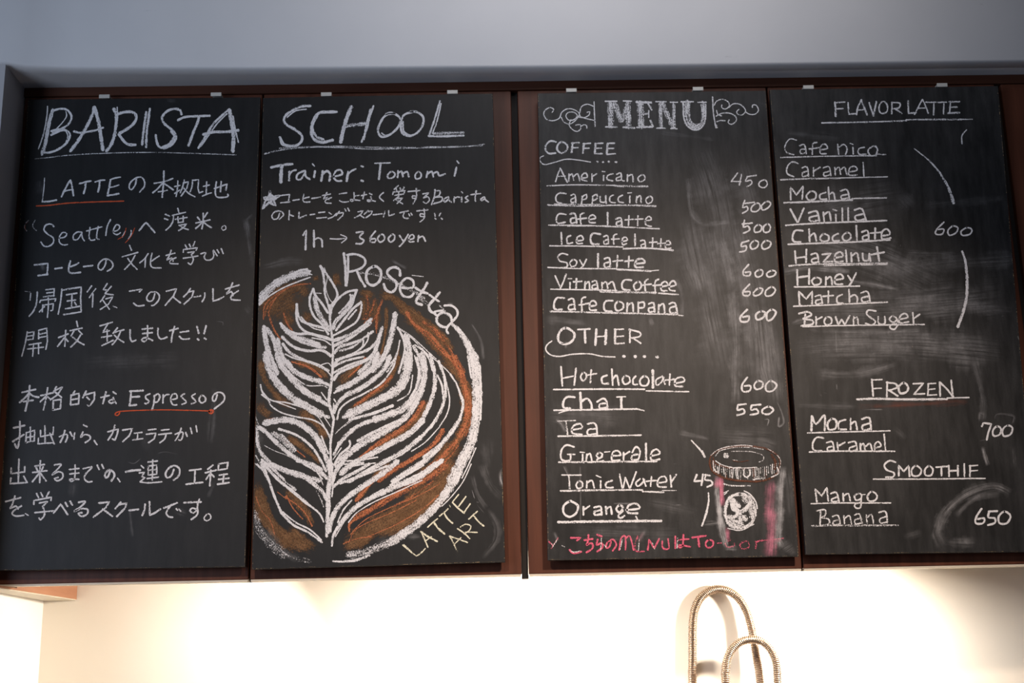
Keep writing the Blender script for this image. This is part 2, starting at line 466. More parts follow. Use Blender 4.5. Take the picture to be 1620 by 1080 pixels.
class Strokes:
    layer = 0
    bounds = None
    single = False
    def __init__(self):
        self.v = []; self.f = []; self.uv = []; self.fl = []; self.starts = []; self.fstarts = []
    def add(self, pts, w0, w1, cov, soft=False):
        """pts: picture positions; builds a chalk ribbon on the board plane"""
        L_ = [Vector((p[0], p[1])) for p in pts]
        if len(L_) == 1: L_.append(L_[0] + Vector((0.01, 0)))
        cum = [0.0]
        for i in range(1, len(L_)): cum.append(cum[-1] + (L_[i] - L_[i - 1]).length)
        total = max(cum[-1], 1e-6)
        Strokes.layer += 1
        y = -0.00012 - Strokes.layer * 0.000002
        base = len(self.v)
        self.starts.append(base); self.fstarts.append(len(self.f))
        ph = random.random() * 9
        n = len(L_)
        # round ends: extend by half the width
        hw0 = w0 * 0.5; hw1 = w1 * 0.5
        d0 = (L_[1] - L_[0]); d0 = d0.normalized() if d0.length > 1e-9 else Vector((1, 0))
        d1 = (L_[-1] - L_[-2]); d1 = d1.normalized() if d1.length > 1e-9 else Vector((1, 0))
        big = w0 > 5
        rows = [(L_[0] - d0 * hw0 * (0.9 if big else 0.75), d0, hw0 * (0.15 if big else 0.35), 0.8 if big else 0.9), (L_[0] - d0 * hw0 * 0.45, d0, hw0 * (0.62 if big else 0.75), 0.95)]
        for i in range(n):
            a = L_[max(0, i - 1)]; b = L_[min(n - 1, i + 1)]
            t = (b - a); t = t.normalized() if t.length > 1e-9 else d0
            s = cum[i] / total
            w = (w0 + (w1 - w0) * s) * 0.5
            w *= 1 + 0.10 * math.sin(cum[i] * 0.45 + ph) + 0.06 * math.sin(cum[i] * 1.3 + ph * 2)
            c = 1 + 0.10 * math.sin(cum[i] * 0.21 + ph * 3)
            if soft:
                fade = max(4.0, min(total * 0.35, w0 * 0.8))
                c *= max(0.02, min(1.0, min(cum[i], total - cum[i]) / fade))
                w *= 1 + 0.25 * math.sin(cum[i] * 0.08 + ph * 5)
            rows.append((L_[i], t, w, c))
        if soft: rows = rows[2:]
        else: rows += [(L_[-1] + d1 * hw1 * 0.45, d1, hw1 * 0.75, 0.95), (L_[-1] + d1 * hw1 * (0.9 if big else 0.75), d1, hw1 * (0.15 if big else 0.35), 0.75)]
        along = ph * 30
        lastp = rows[0][0]
        for p, t, w, c in rows:
            along += (p - lastp).length; lastp = p
            nn = Vector((-t.y, t.x))
            for k, u in ((-1, 0.0), (0, 0.5), (1, 1.0)):
                q = p + nn * w * k
                if Strokes.bounds:      # chalk stays on its board
                    tl, tr, br, bl = Strokes.bounds
                    f_ = (q.y - tl[1]) / (bl[1] - tl[1]); xl_ = tl[0] + (bl[0] - tl[0]) * f_ + 0.8
                    f_ = (q.y - tr[1]) / (br[1] - tr[1]); xr_ = tr[0] + (br[0] - tr[0]) * f_ - 0.8
                    f_ = (q.x - tl[0]) / (tr[0] - tl[0]); yt_ = tl[1] + (tr[1] - tl[1]) * f_ + 0.8
                    f_ = (q.x - bl[0]) / (br[0] - bl[0]); yb_ = bl[1] + (br[1] - bl[1]) * f_ - 0.8
                    q = Vector((min(max(q.x, xl_), xr_), min(max(q.y, yt_), yb_)))
                P3 = at(q.x, q.y, 0.0)
                self.fl.append((w * k + ph * 40, p.x * 0.0 + along));self.v.append((P3.x, y, P3.z)); self.uv.append((u, max(0.0, min(1.3, cov * c))))
        for i in range(len(rows) - 1):
            for k in (0, 1):
                a = base + i * 3 + k
                self.f.append((a, a + 1, a + 4, a + 3))
    def build(self, name, mat, parent, label=None):
        if not self.v: return None
        if name in ('chalk_smudge', 'coffee_shading', 'orange_highlight', 'cup_dust', 'cup_colour'):
            # each wiped patch or coloured stroke is a part of its own
            st = self.starts + [len(self.v)]; fs = self.fstarts + [len(self.f)]
            out = None
            for k in range(len(self.starts)):
                q = Strokes()
                q.v = self.v[st[k]:st[k + 1]]; q.uv = self.uv[st[k]:st[k + 1]]; q.fl = self.fl[st[k]:st[k + 1]]
                q.f = [tuple(i - st[k] for i in f) for f in self.f[fs[k]:fs[k + 1]]]
                out = q.build_one(name, mat, parent, label)
            return out
        o = self.build_one(name, mat, parent, label)
        if name in ('leaf_strokes', 'cup_lid_highlight', 'worn_edge'): o['kind'] = 'stuff'
        return o
    def build_one(self, name, mat, parent, label):
        me = bpy.data.meshes.new(name)
        me.from_pydata(self.v, [], self.f)
        ul = me.uv_layers.new(name='stroke')
        data = [0.0] * (2 * len(me.loops))
        for lp_ in me.loops:
            u = self.uv[lp_.vertex_index]
            data[2 * lp_.index] = u[0]; data[2 * lp_.index + 1] = u[1]
        ul.data.foreach_set('uv', data)
        fl_ = me.uv_layers.new(name='flow')
        for lp_ in me.loops:
            u = self.fl[lp_.vertex_index]
            data[2 * lp_.index] = u[0]; data[2 * lp_.index + 1] = u[1]
        fl_.data.foreach_set('uv', data)
        me.materials.append(mat)
        o = link(bpy.data.objects.new(name, me), parent)
        if label: o['label'] = label
        return o

def curve(pts, straight=False, step=2.2):
    if len(pts) < 3 or straight:
        out = []
        for i in range(len(pts) - 1):
            a, b = pts[i], pts[i + 1]
            d = math.hypot(b[0] - a[0], b[1] - a[1]); n = max(1, int(d / step))
            for k in range(n):
                t = k / n; out.append((a[0] + (b[0] - a[0]) * t, a[1] + (b[1] - a[1]) * t))
        out.append(pts[-1]); return out
    closed = pts[0] == pts[-1]
    P = ([pts[-2]] if closed else [pts[0]]) + pts + ([pts[1]] if closed else [pts[-1]])
    out = []
    for i in range(1, len(P) - 2):
        p0, p1, p2, p3 = P[i - 1:i + 3]
        d = math.hypot(p2[0] - p1[0], p2[1] - p1[1]); n = max(2, int(d / step))
        for k in range(n):
            t = k / n; q = []
            for c in (0, 1):
                q.append(0.5 * (2 * p1[c] + (p2[c] - p0[c]) * t + (2 * p0[c] - 5 * p1[c] + 4 * p2[c] - p3[c]) * t * t + (3 * p1[c] - p0[c] - 3 * p2[c] + p3[c]) * t ** 3))
            out.append(tuple(q))
    out.append(P[-2])
    return out

CR = {'A': (0, 80, 3.857), 'B': (0, 340, 3.857), 'C': (0, 580, 3.857), 'D': (390, 130, 3.857),
      'a': (390, 390, 5.4), 'b': (540, 390, 5.4), 'c': (390, 560, 5.4), 'd': (540, 560, 5.4), 'e': (390, 730, 5.4), 'f': (540, 730, 5.4),
      'G': (820, 100, 3.857), 'H': (820, 360, 3.857), 'I': (840, 560, 3.857), 'J': (840, 680, 3.857), 'K': (1080, 690, 7.714),
      'M': (1200, 80, 3.857), 'N': (1200, 300, 3.857), 'O': (1200, 560, 3.857), 'P': (1200, 720, 3.857)}

def chalk_part(board, name, mat, frame, text, label=None, cov=0.85, S=None):
    own = S is None
    if own: S = Strokes()
    x0, y0, s = CR[frame]
    w = 10.0; c = cov
    for st in text.split('/'):
        pts = []; straight = False; w1 = None; wl = None
        for tk in st.split():
            if tk[0] == 'w':
                if '-' in tk:
                    p, q = tk[1:].split('-'); wl = float(p); w1 = float(q)
                else: w = float(tk[1:])
            elif tk[0] == 'c': c = float(tk[1:])
            elif tk == 'L': straight = True
            else:
                p, q = tk.split(','); pts.append((x0 + float(p) / s, y0 + float(q) / s))
        if not pts: continue
        wa = (wl if wl is not None else w) / s; wb = (w1 if w1 is not None else (wl if wl is not None else w)) / s
        if mat == 'w' and frame in 'abcdef' and max(wa, wb) > 5.5: wa *= 0.86; wb *= 0.86; dc = -0.07
        else: dc = 0
        S.add(curve(pts, straight), wa, wb, dc + c + (0.16 if mat == 'b' else -0.08 if mat == 'o' else 0), mat in 'sqnb')
    if own: return S.build(name, M[mat], board, label)
    return S

def make_board(name, label, corners, mat):
    """corners: picture positions TL, TR, BR, BL of the front face"""
    Strokes.layer = 0; Strokes.bounds = corners
    q = [at(x, y, 0.0) for x, y in corners]
    c = sum((p for p in q), Vector()) / 4
    root = bpy.data.objects.new(name, None); root.location = c
    COL.objects.link(root); bpy.context.view_layer.update()
    tag(root, label, 'chalkboard')
    bm = prism_bm([(p.x, p.z) for p in q], 0.0, 0.009, 0.0007)
    from_bm('panel', bm, mat, root)
    # battens that hold the panel off the door
    bm = bmesh.new()
    for i, j in ((0, 1), (3, 2)):
        za = (q[i].z + q[j].z) / 2
        dz = -0.03 if i == 0 else 0.03
        box_bm(min(q[i].x, q[j].x) + 0.03, max(q[i].x, q[j].x) - 0.03, 0.0092, YD - 0.0004, za + dz - 0.012, za + dz + 0.012, bm=bm)
    from_bm('batten', bm, M['gap'], root)
    S = Strokes()
    for i in range(4):
        a, b = corners[i], corners[(i + 1) % 4]
        cx = sum(p[0] for p in corners) / 4; cy = sum(p[1] for p in corners) / 4
        def inn(p): return (p[0] + (0.9 if cx > p[0] else -0.9), p[1] + (0.8 if cy > p[1] else -0.8))
        S.add(curve([inn(a), inn(b)]), 1.3, 1.3, 0.30 if i else 0.10)
    S.build('worn_edge', M['t'], root, 'pale wood showing through the worn edge')
    return root
# ================================================================== BOARD 1
b1 = make_board('chalkboard', 'chalkboard headed BARISTA, covered in Japanese handwriting, leftmost of the four',
                [(44, 157.3), (412, 153.6), (388, 896.6), (-7.5, 902.3)], M['board'])
chalk_part(b1, 'chalk_title', 'w', 'A', '''w8 290,340 286,400 268,500 235,600/w22 322,362 300,440 278,560 256,632/w13 330,365 370,355 410,362 436,400 425,440 390,470 320,498/w7 402,372 406,400 380,440 340,482/
w12 312,492 350,480 395,480/w14 312,515 350,496 390,485 422,500 425,530 400,570 350,605 300,622 256,622/w7 402,492 414,520 402,560/
w20 575,345 560,400 520,480 470,560 430,612/w22 577,345 600,430 615,520 628,605/w13 450,492 490,502 540,495 590,485 630,470/
w20 695,355 710,400 706,480 692,540 672,585 650,612/w7 715,345 718,400/w18 712,390 760,375 810,376 832,400 820,440 780,475 730,505/w17 725,510 750,545 780,572 828,575/
w15 892,375 882,450 872,520 868,575/w15 915,355 906,420 895,500 892,590/
w15 1108,390 1100,365 1065,355 1020,370 990,405 998,440 1032,470 1065,500 1072,540 1040,580 1000,595 970,585 955,550 950,515/w16 1045,492 1062,525 1030,572 985,592/
w15 1085,425 1130,405 1200,400 1280,398/w17 1215,400 1205,440 1180,500 1150,580/
w14 1395,360 1350,400 1300,450 1250,530 1210,595/w9 1385,385 1330,440 1285,500 1225,585/w24 1400,362 1412,430 1425,520 1420,615/w9 1422,400 1436,480 1455,560/w17 1240,512 1300,497 1380,496 1455,486/
w6 c.6 215,660 300,652 400,640 550,630 800,622 1000,622 1200,628 1440,636''', 'large white chalk title reading BARISTA, underlined', cov=.86)
chalk_part(b1, 'chalk_lettering', 'w', 'A', '''w6 272,778 268,840 258,918/w11 258,922 300,920 345,912/
w11 430,790 415,812 395,850 375,892/w12 430,790 440,830 448,885/w9 385,862 415,852 445,848/
w11 485,812 520,802 555,795/w12 522,800 520,840 510,872/w10 580,802 610,792 640,790/w12 608,795 606,830 598,862/
w11 675,790 665,840 655,885/w9 672,788 700,778 735,772/668,835 695,830 725,820/w12 655,885 690,880 725,872/
w10 832,785 825,820 802,848 788,832 800,800 835,775 865,773 882,798 880,830 852,864/
w9 940,810 1000,800 1055,780/w11 1000,735 998,800 990,895/w10 990,810 965,840 932,868/1005,812 1030,830 1058,850/w8 965,862 1000,857 1022,852/
w9 1065,830 1098,822/1085,795 1083,840 1075,890/1066,872 1098,850/1125,790 1115,830 1100,868/L 1118,808 1150,800 1140,840 1105,888/1115,832 1150,870 1190,892/
1175,790 1172,830 1160,862/L 1175,792 1212,788 1208,840 1216,868 1238,860/
1240,828 1278,820/1262,800 1258,872/1235,888 1262,876 1290,868/w10 L 1308,842 1386,814 1378,852/1350,798 1345,862/1320,800 1314,870 1330,895 1388,892 1390,876''', 'white chalk line ending with kanji after LATTE')
chalk_part(b1, 'chalk_underline', 'r', 'A', 'w8 222,948 300,944 400,932 500,926 620,922 755,918', 'red chalk underline below LATTE', cov=.95)
chalk_part(b1, 'chalk_lettering', 'w', 'B', '''w6 c.5 175,32 155,55 150,80 165,98/215,32 200,60 205,80 225,96/
w10 c.82 330,72 310,55 280,62 268,90 290,115 325,140 325,170 300,190 270,190 250,165/w9 360,142 395,135 408,115 385,105 364,130 362,165 385,183 412,180/
500,105 470,105 448,125 450,150 475,148 500,110/500,105 502,135 515,158/550,75 545,110 546,145 560,155 580,150/600,70 592,110 590,142 605,150/528,98 622,72/
w10 675,28 655,70 645,125/w9 690,102 720,92 732,70 712,58 695,85 692,110 715,120 735,108/w8 765,100 745,135/w10 800,95 800,120 785,145/
w11 850,95 885,52 900,55 945,108''', 'white chalk word Seattle between quotation marks')
chalk_part(b1, 'chalk_quote_mark', 'r', 'B', 'w5 770,80 755,125 718,150/822,80 800,130 765,170/c.45 w4 172,40 152,70 160,98', 'thin red chalk quote marks', cov=.8)
chalk_part(b1, 'chalk_lettering', 'w', 'A', '''w9 1008,998 1035,1010/1003,1025 1025,1032/1055,1045 1035,1075 1012,1096/1085,962 1092,988/1050,1005 1090,996 1132,986/1060,1005 1055,1040 1040,1072/
1070,1030 1142,1018/1086,1014 1088,1050/1118,1010 1118,1045/1086,1050 1120,1045/L 1092,1066 1138,1058 1120,1080 1090,1098/1100,1070 1125,1085 1150,1092/
w10 1205,1016 1220,1034/1266,988 1246,1018/1195,1052 1240,1042 1282,1033/1240,992 1240,1044 1232,1088/1235,1048 1215,1068 1193,1086/1245,1048 1265,1065 1290,1080/
w7 1365,1068 1352,1083 1362,1096 1378,1088 1376,1071 1365,1068''', 'two white chalk kanji and a full stop')
chalk_part(b1, 'chalk_lettering', 'w', 'B', '''w11 L 210,305 292,296 288,365/232,370 292,362/335,328 380,322/430,280 420,320 420,345 440,355 492,350/430,316 465,302 480,292/510,315 566,308/
w10 650,275 640,310 620,335 600,325 605,295 635,270 670,275 690,300 682,325 655,343/
w9 790,185 803,216/745,255 800,240 842,228/825,245 800,290 760,333/780,265 805,300 837,332/905,235 882,268 853,292/888,262 885,320/928,232 918,290 930,320 985,323/925,282 950,264 972,250/
1013,247 1068,232/1045,215 1032,252 1018,275 1048,262 1056,282/1075,260 1042,276 1040,295 1087,298/
1130,182 1141,202/1155,178 1163,196/1190,162 1178,190/L 1118,228 1120,211 1204,200 1196,216/L 1145,230 1188,223 1168,242/1168,242 1180,270 1165,302 1148,292/1118,264 1160,258 1208,250/
1225,237 1256,230 1246,255 1257,275 1290,272 1305,250 1302,215 1325,250/1325,212 1336,232/1350,205 1362,236''', 'white chalk line of katakana and kanji')
chalk_part(b1, 'chalk_lettering', 'w', 'B', '''w4 152,466 185,470/w8 188,478 184,520/w10 228,470 222,540 205,585 178,618/
w9 L 280,456 332,450 328,495/285,476 326,471/265,500 332,492/L 243,534 248,521 342,510 336,526/262,548 258,592/L 262,550 326,541 322,580 310,585/295,505 295,560 290,625/240,592 272,558/
w10 378,452 370,530 356,605/L 378,460 440,448 496,440 492,510 496,590/388,608 440,600 496,590/405,487 470,477/410,525 462,518/400,572 440,566 490,556/440,482 436,566/455,533 466,550/
w9 560,432 532,470/585,450 545,505/568,482 564,562/L 655,418 630,455 662,460/L 680,435 640,480 692,488/640,492 612,530/L 645,512 688,500 662,545 612,577/628,520 668,575/w7 690,556 714,566/
w10 L 790,465 866,453 850,470/815,538 840,555 880,551/945,480 932,520 905,525 895,505 915,475 950,470 972,490 968,520 940,550 925,552/
L 1015,466 1078,450 1060,492 1008,552/1058,500 1080,520 1102,536/1162,448 1145,475 1120,500/L 1150,470 1183,462 1170,502 1122,545/1185,500 1225,493/
1250,475 1248,505 1233,530/L 1300,450 1300,526 1335,515 1366,498/1375,452 1460,428/1420,414 1400,458 1382,482 1412,468 1422,492/1455,462 1415,490 1412,515 1466,520''', 'white chalk line of kanji and katakana')
chalk_part(b1, 'chalk_lettering', 'w', 'B', '''w9 167,712 155,780 134,862/L 165,720 208,712 202,760/165,740 202,734/163,763 202,757/L 236,756 236,704 286,690 290,770 280,820/240,727 284,718/240,748 284,740/
178,792 252,780/168,818 266,806/205,785 200,862/236,782 236,846/
w10 357,748 417,725/402,703 395,802/392,750 352,802/400,752 416,772/468,648 475,682/428,706 502,690/452,708 434,738/480,705 502,728/492,732 468,770 432,806/443,745 475,770 514,792/
610,677 687,654/L 655,670 628,716 668,706/655,700 655,770/620,747 682,736/622,797 692,764/718,688 690,722/700,716 757,700/736,712 715,755 684,792/698,733 725,757 757,777/
w11 795,700 795,750 806,772 830,764/868,697 932,690/870,724 930,718/900,675 900,750 880,772 865,762 888,748 932,766/965,690 965,735 985,757 1020,745/
1035,706 1088,692/1066,680 1052,730 1045,776/1100,716 1152,708/1095,740 1115,757 1157,755/w12 1202,680 1213,722/1205,756 1214,762/1258,676 1246,724/1247,751 1258,758''', 'white chalk line of kanji ending in exclamation marks')
chalk_part(b1, 'chalk_lettering', 'w', 'C', '''w12 135,157 218,138/182,115 175,180 155,270/175,165 150,192 120,218/185,165 205,180 238,186/143,212 203,205/
w11 248,177 318,160/292,128 280,200 266,264/280,182 246,214/285,180 306,196/345,122 323,160/L 333,146 382,124 350,172 308,202/333,152 377,187/L 324,262 326,206 374,199 368,256 322,263/
457,148 445,170/435,172 431,236/L 436,174 484,162 480,226 433,233/440,201 482,193/527,148 505,190/L 514,173 578,155 576,200 545,242 534,234/530,185 546,201/
616,187 668,175/648,152 635,200 628,226/690,153 709,166/692,188 696,212 680,223 664,212 685,200 711,224/
w12 800,148 798,190 790,238/w13 793,150 874,145/798,186 852,182/792,236 833,232/w10 916,165 890,177 892,195 911,210 895,226 884,222/w11 942,175 940,220 928,264/940,180 965,165 976,185 960,215 938,216/
w10 996,170 995,222/995,192 1012,172 1032,170/1045,202 1080,192 1075,166 1050,172 1042,202 1056,232 1080,232/1127,165 1105,180 1125,200 1136,218 1110,229/1192,165 1170,180 1182,196 1196,215 1168,226/
w11 1230,175 1215,200 1230,221 1253,210 1252,185 1230,175/1326,170 1315,205 1299,207 1300,180 1325,158 1355,160 1371,185 1360,215 1308,257''', 'white chalk line with the word Espresso')
chalk_part(b1, 'chalk_underline', 'r', 'C', 'w7 735,272 850,266 1000,263 1150,266 1290,270/w8 735,272 710,280 703,293 720,297 732,280/w13 1277,275 1285,264 1300,268 1295,283 1280,283 1275,272', 'red chalk underline with looped ends below Espresso', cov=.9)
chalk_part(b1, 'chalk_lettering', 'w', 'C', '''w12 83,373 152,358/122,333 121,420 108,497 90,470/78,457 147,413/
w10 L 158,463 161,402 212,388 210,452 158,463/160,432 208,424/186,368 186,456/275,360 276,462/L 248,388 248,427 325,412/327,368 323,415/L 236,436 232,470 330,464/305,405 332,472/
w11 363,427 407,412 412,430 400,460/397,388 386,425 368,462/428,398 442,424/457,402 452,442/510,354 532,366/507,398 493,430 516,414 546,420 551,440 520,464/w10 575,450 593,476/
w11 L 658,397 722,381 716,412 702,447 686,440/702,356 690,400 660,447/L 748,387 807,378 790,420 750,457/w9 820,406 868,400/842,405 839,442/810,447 872,438/
w10 905,386 952,380/L 893,412 952,405 941,440 906,464/985,387 1032,382/968,414 1047,405/1015,410 1005,440 976,464/
1068,412 1112,398 1117,415 1105,447 1088,445/1107,374 1090,420 1070,452/1133,400 1143,425/1163,373 1172,408/1197,360 1203,397''', 'white chalk line of katakana')
chalk_part(b1, 'chalk_lettering', 'w', 'C', '''w11 117,563 112,702/L 70,617 68,652 152,641/152,608 151,642/L 68,678 62,714 164,706/145,668 167,707/
213,607 272,596/200,645 288,634/222,616 231,636/264,610 255,632/247,573 243,707/240,650 198,702/248,650 282,697/
333,600 374,595 350,627 318,660 355,640 383,650 381,680 350,696 333,682 356,675/w10 423,627 483,620/426,654 483,648/459,598 456,680 435,700 426,685 483,687/
w11 508,622 562,612 527,650 515,680 535,702 562,700/594,600 606,627/622,596 633,620/w13 672,640 660,670 645,677 641,655 665,630 690,640 699,665 680,697/w10 718,680 733,702/
w14 768,641 810,633 857,630/w10 862,603 878,618/L 850,648 882,644 866,670 886,676 855,702/855,702 900,708 988,702/903,582 962,575/933,568 930,692/L 905,606 957,600 957,655 905,661 905,606/905,632 957,626/898,682 968,673/
w12 1062,625 1046,665 1020,677 1011,650 1035,615 1070,604 1096,625 1091,665 1060,692/w11 1156,633 1228,624/1191,630 1188,707/w12 1136,717 1238,705/
w11 1300,600 1268,626/1253,647 1322,630/1287,630 1281,727/1280,655 1258,688/1290,653 1307,672/L 1335,594 1332,631 1386,622 1392,583 1335,594/1338,661 1388,655/1333,687 1398,680/w13 1328,717 1398,706/w12 1366,655 1361,712''', 'white chalk line of kanji ending in comma and kanji')
chalk_part(b1, 'chalk_lettering', 'w', 'C', '''w11 34,823 128,798/92,788 76,840 62,864 98,850 112,868/133,848 90,875 75,897 100,911 146,906/w8 155,896 174,907/
w11 224,773 236,797/249,768 262,792/300,763 285,792/L 208,840 208,816 314,796 312,816/L 240,831 292,822 264,850/262,850 273,900 248,934 240,922/213,890 327,880/
w12 328,892 365,846 375,845 414,902/400,828 413,852/428,820 443,843/480,828 522,822 490,857 453,882 500,865 537,872 531,900 500,912 478,896 502,890/
L 603,832 667,825 645,862 570,917/628,868 687,912/738,826 704,866/L 724,842 772,832 766,860 713,914/788,876 847,870/886,838 883,870 868,907/L 912,823 915,906 945,892 980,868/
L 1000,862 1082,830/1040,848 1015,890 1030,915 1054,918/w9 1075,865 1085,876/1093,868 1104,882/w12 1123,829 1228,825/1217,808 1205,850 1205,900 1168,932/1198,868 1172,862 1160,880 1182,892 1202,872/
w9 1265,898 1245,925 1262,940 1286,925 1283,902 1265,898''', 'white chalk line ending in a full stop')
S = Strokes()
chalk_part(b1, '', 's', 'A', 'w60 c.35 240,790 235,880/w24 c.3 1500,1035 1545,1000/w60 c.1 1000,300 1080,300', S=S)
chalk_part(b1, '', 's', 'B', 'w50 c.25 250,290 270,340/w40 c.2 1500,20 1540,320/w120 c.07 500,900 1100,880/w50 c.1 1500,560 1530,600/w40 c.12 1480,830 1500,830/w6 c.25 1320,650 1360,655 1360,680', S=S)
chalk_part(b1, '', 's', 'C', 'w50 c.16 1310,130 1300,280 1280,470/w60 c.14 880,380 900,520/w24 c.14 790,860 810,1040/w50 c.3 1060,870 1140,900/w40 c.2 1310,690 1270,800/w60 c.1 450,700 440,800/w8 c.25 780,580 820,590 860,560/w6 c.2 960,530 1010,520 1090,535', S=S)
S.build('chalk_smudge', M['s'], b1)

# ================================================================== BOARD 2
b2 = make_board('chalkboard', 'chalkboard headed SCHOOL with a large brown and white leaf drawing below',
                [(416, 154.6), (779.7, 147.6), (799.3, 888.9), (398.3, 900.4)], M['board'])
chalk_part(b2, 'chalk_title', 'w', 'D', '''w16 390,145 330,150 260,185 230,220 240,255 290,287 335,322 335,360 300,387 240,385 215,360 203,335/w8 365,165 300,175 247,215/w16 285,280 325,312/w10 205,345 222,384 300,392/
w18 550,182 500,182 440,190 405,240 395,300 410,345 460,367 527,353/w16 430,205 402,270 425,330 470,350/w24 640,150 615,210 590,290 575,365/
w13 775,145 752,210 732,290 702,365/757,165 735,250 715,350/w24 c.6 600,270 650,262 735,250/c.85
w14 905,192 850,202 815,250 802,300 825,333 870,322 920,280 940,232 920,202 880,186 850,195/w9 825,310 850,325 900,305/
w14 1015,180 960,202 942,260 950,308 990,328 1040,310 1075,262 1077,212 1040,182 1000,180/w10 955,240 960,300 1000,325/
w12 1180,115 1165,170 1140,250 1113,325/w9 1187,130 1162,240 1134,312/w14 1110,328 1200,330 1325,325/w16 c.6 1140,312 1325,308/
w9 c.6 110,437 200,415 300,402 450,395 600,400 800,407 1000,402 1200,397 1350,392 1450,378/w7 c.5 200,403 500,390 900,398 1440,388''', 'large white chalk title reading SCHOOL, underlined', cov=.85)
chalk_part(b2, 'chalk_lettering', 'w', 'D', '''w16 150,520 220,505 280,500/w22 215,507 211,560 209,610/w14 262,545 260,600/w12 262,562 280,542 302,536/w13 352,540 312,560 305,590 330,592 357,552/358,540 362,575 387,592/
w14 418,542 412,580/w9 402,498 414,512/w15 465,542 456,602/465,562 490,542 510,560 506,602/w13 530,577 582,562 575,536 545,542 532,577 550,601 580,601/w15 620,547 611,604/w12 618,562 640,542 667,530/
w12 700,512 712,516/w14 700,600 712,604/
w9 783,495 877,492/w14 817,500 813,545 808,592/w11 885,545 862,565 865,587 895,581 906,560 885,545/w12 925,540 922,581/925,556 945,543 955,577/958,556 980,546 990,577/
w11 1050,545 1030,565 1035,590 1060,583 1066,560 1050,545/w12 1105,545 1098,581/1105,560 1130,545 1140,577/1142,556 1165,546 1176,570 1212,560/w13 1281,520 1269,571/w9 1284,480 1296,495''', 'white chalk line naming the trainer')
chalk_part(b2, 'chalk_star', 'w', 'D', 'w12 L 142,664 153,700 205,690 165,720 180,755 140,735 96,773 115,725 105,702 138,702 142,664/w30 146,690 150,735/w26 120,714 175,708/w12 140,730 105,765', 'filled white chalk star')
chalk_part(b2, 'chalk_lettering', 'w', 'D', '''w9 c.78 L 200,692 263,685 256,732/208,736 264,730/283,721 322,715/350,684 345,722 358,732 388,730/350,709 382,700/398,709 452,702/
463,692 513,682/491,673 478,698 470,712 496,702 504,716/518,703 482,720 485,736 517,738/565,682 612,675/568,722 590,732 622,728/656,673 657,715 642,727 634,716 692,722/656,695 687,691/
700,692 733,685/719,670 710,712/750,678 767,686/757,698 764,720 746,729 738,718 787,726/836,673 811,700 836,727/
926,630 900,655/912,650 917,660/937,645 940,656/962,640 952,656/L 892,685 896,670 967,661 962,677/905,690 958,683/928,672 930,700/925,700 898,722/L 910,713 952,706 918,740/912,716 953,742/
985,667 1058,661/1036,648 1037,700 1015,742/1033,695 1014,693 1012,708 1034,708/L 1075,682 1112,675 1080,705/1080,705 1106,699 1116,720 1095,739 1079,730/
w10 1150,655 1146,700 1129,747/1148,665 1180,663 1176,690 1150,701/1150,701 1192,701 1190,726 1140,741/1226,700 1205,715 1210,731 1231,715/1232,698 1236,720 1251,733/1268,700 1265,733/1268,711 1285,700 1301,702/
1313,700 1312,731/w8 1311,668 1319,676/w10 1351,695 1335,706 1355,722 1334,733/1402,662 1395,700 1397,726/1368,686 1428,680/1450,700 1430,712 1435,723 1453,712/1452,700 1460,720 1476,731''', 'white chalk line ending in Barista')
chalk_part(b2, 'chalk_lettering', 'w', 'D', '''w9 c.78 202,800 190,830 165,836 155,815 175,790 210,788 226,810 200,836/262,783 258,840/262,808 287,817/L 321,793 318,831 367,811/388,809 417,805/440,796 478,792/428,830 488,825/
503,795 518,806/498,832 526,822 550,800/567,788 545,815/L 560,800 592,795 586,815 556,840/600,773 607,787/618,768 627,786/L 680,790 712,785 695,810 658,827/690,808 717,827/742,783 718,806/L 738,790 768,787 760,806 728,827/
773,809 828,803/846,788 835,822/L 868,783 868,816 902,804/L 935,797 988,785/962,797 955,815 965,829 988,831/990,803 996,816/1004,798 1011,811/1038,786 1107,778/1082,773 1086,825 1058,852/1084,806 1062,803 1060,818 1084,820/
1147,800 1152,819/1150,830 1156,836/1184,798 1175,816/1188,830 1195,836''', 'small white chalk line of katakana')
chalk_part(b2, 'chalk_lettering', 'w', 'D', '''w13 L 346,934 364,905 360,1022/w13 411,905 412,1005/w12 412,962 440,950 460,965 462,1005/w8 510,955 560,957 608,952/575,930 612,950 580,980/
w12 670,918 712,914 690,945 716,965 700,986 668,985/w11 787,908 755,950 757,975 785,976 787,955 760,957/817,930 800,955 815,976 842,960 837,932 817,930/887,930 865,955 880,976 903,957 902,932 887,930/
933,935 955,967/988,928 955,980 933,1002/990,962 1022,951 1015,930 995,940 992,972 1022,973/1050,935 1045,973/1050,952 1075,940 1092,970''', 'white chalk price line reading 1h 3600yen')
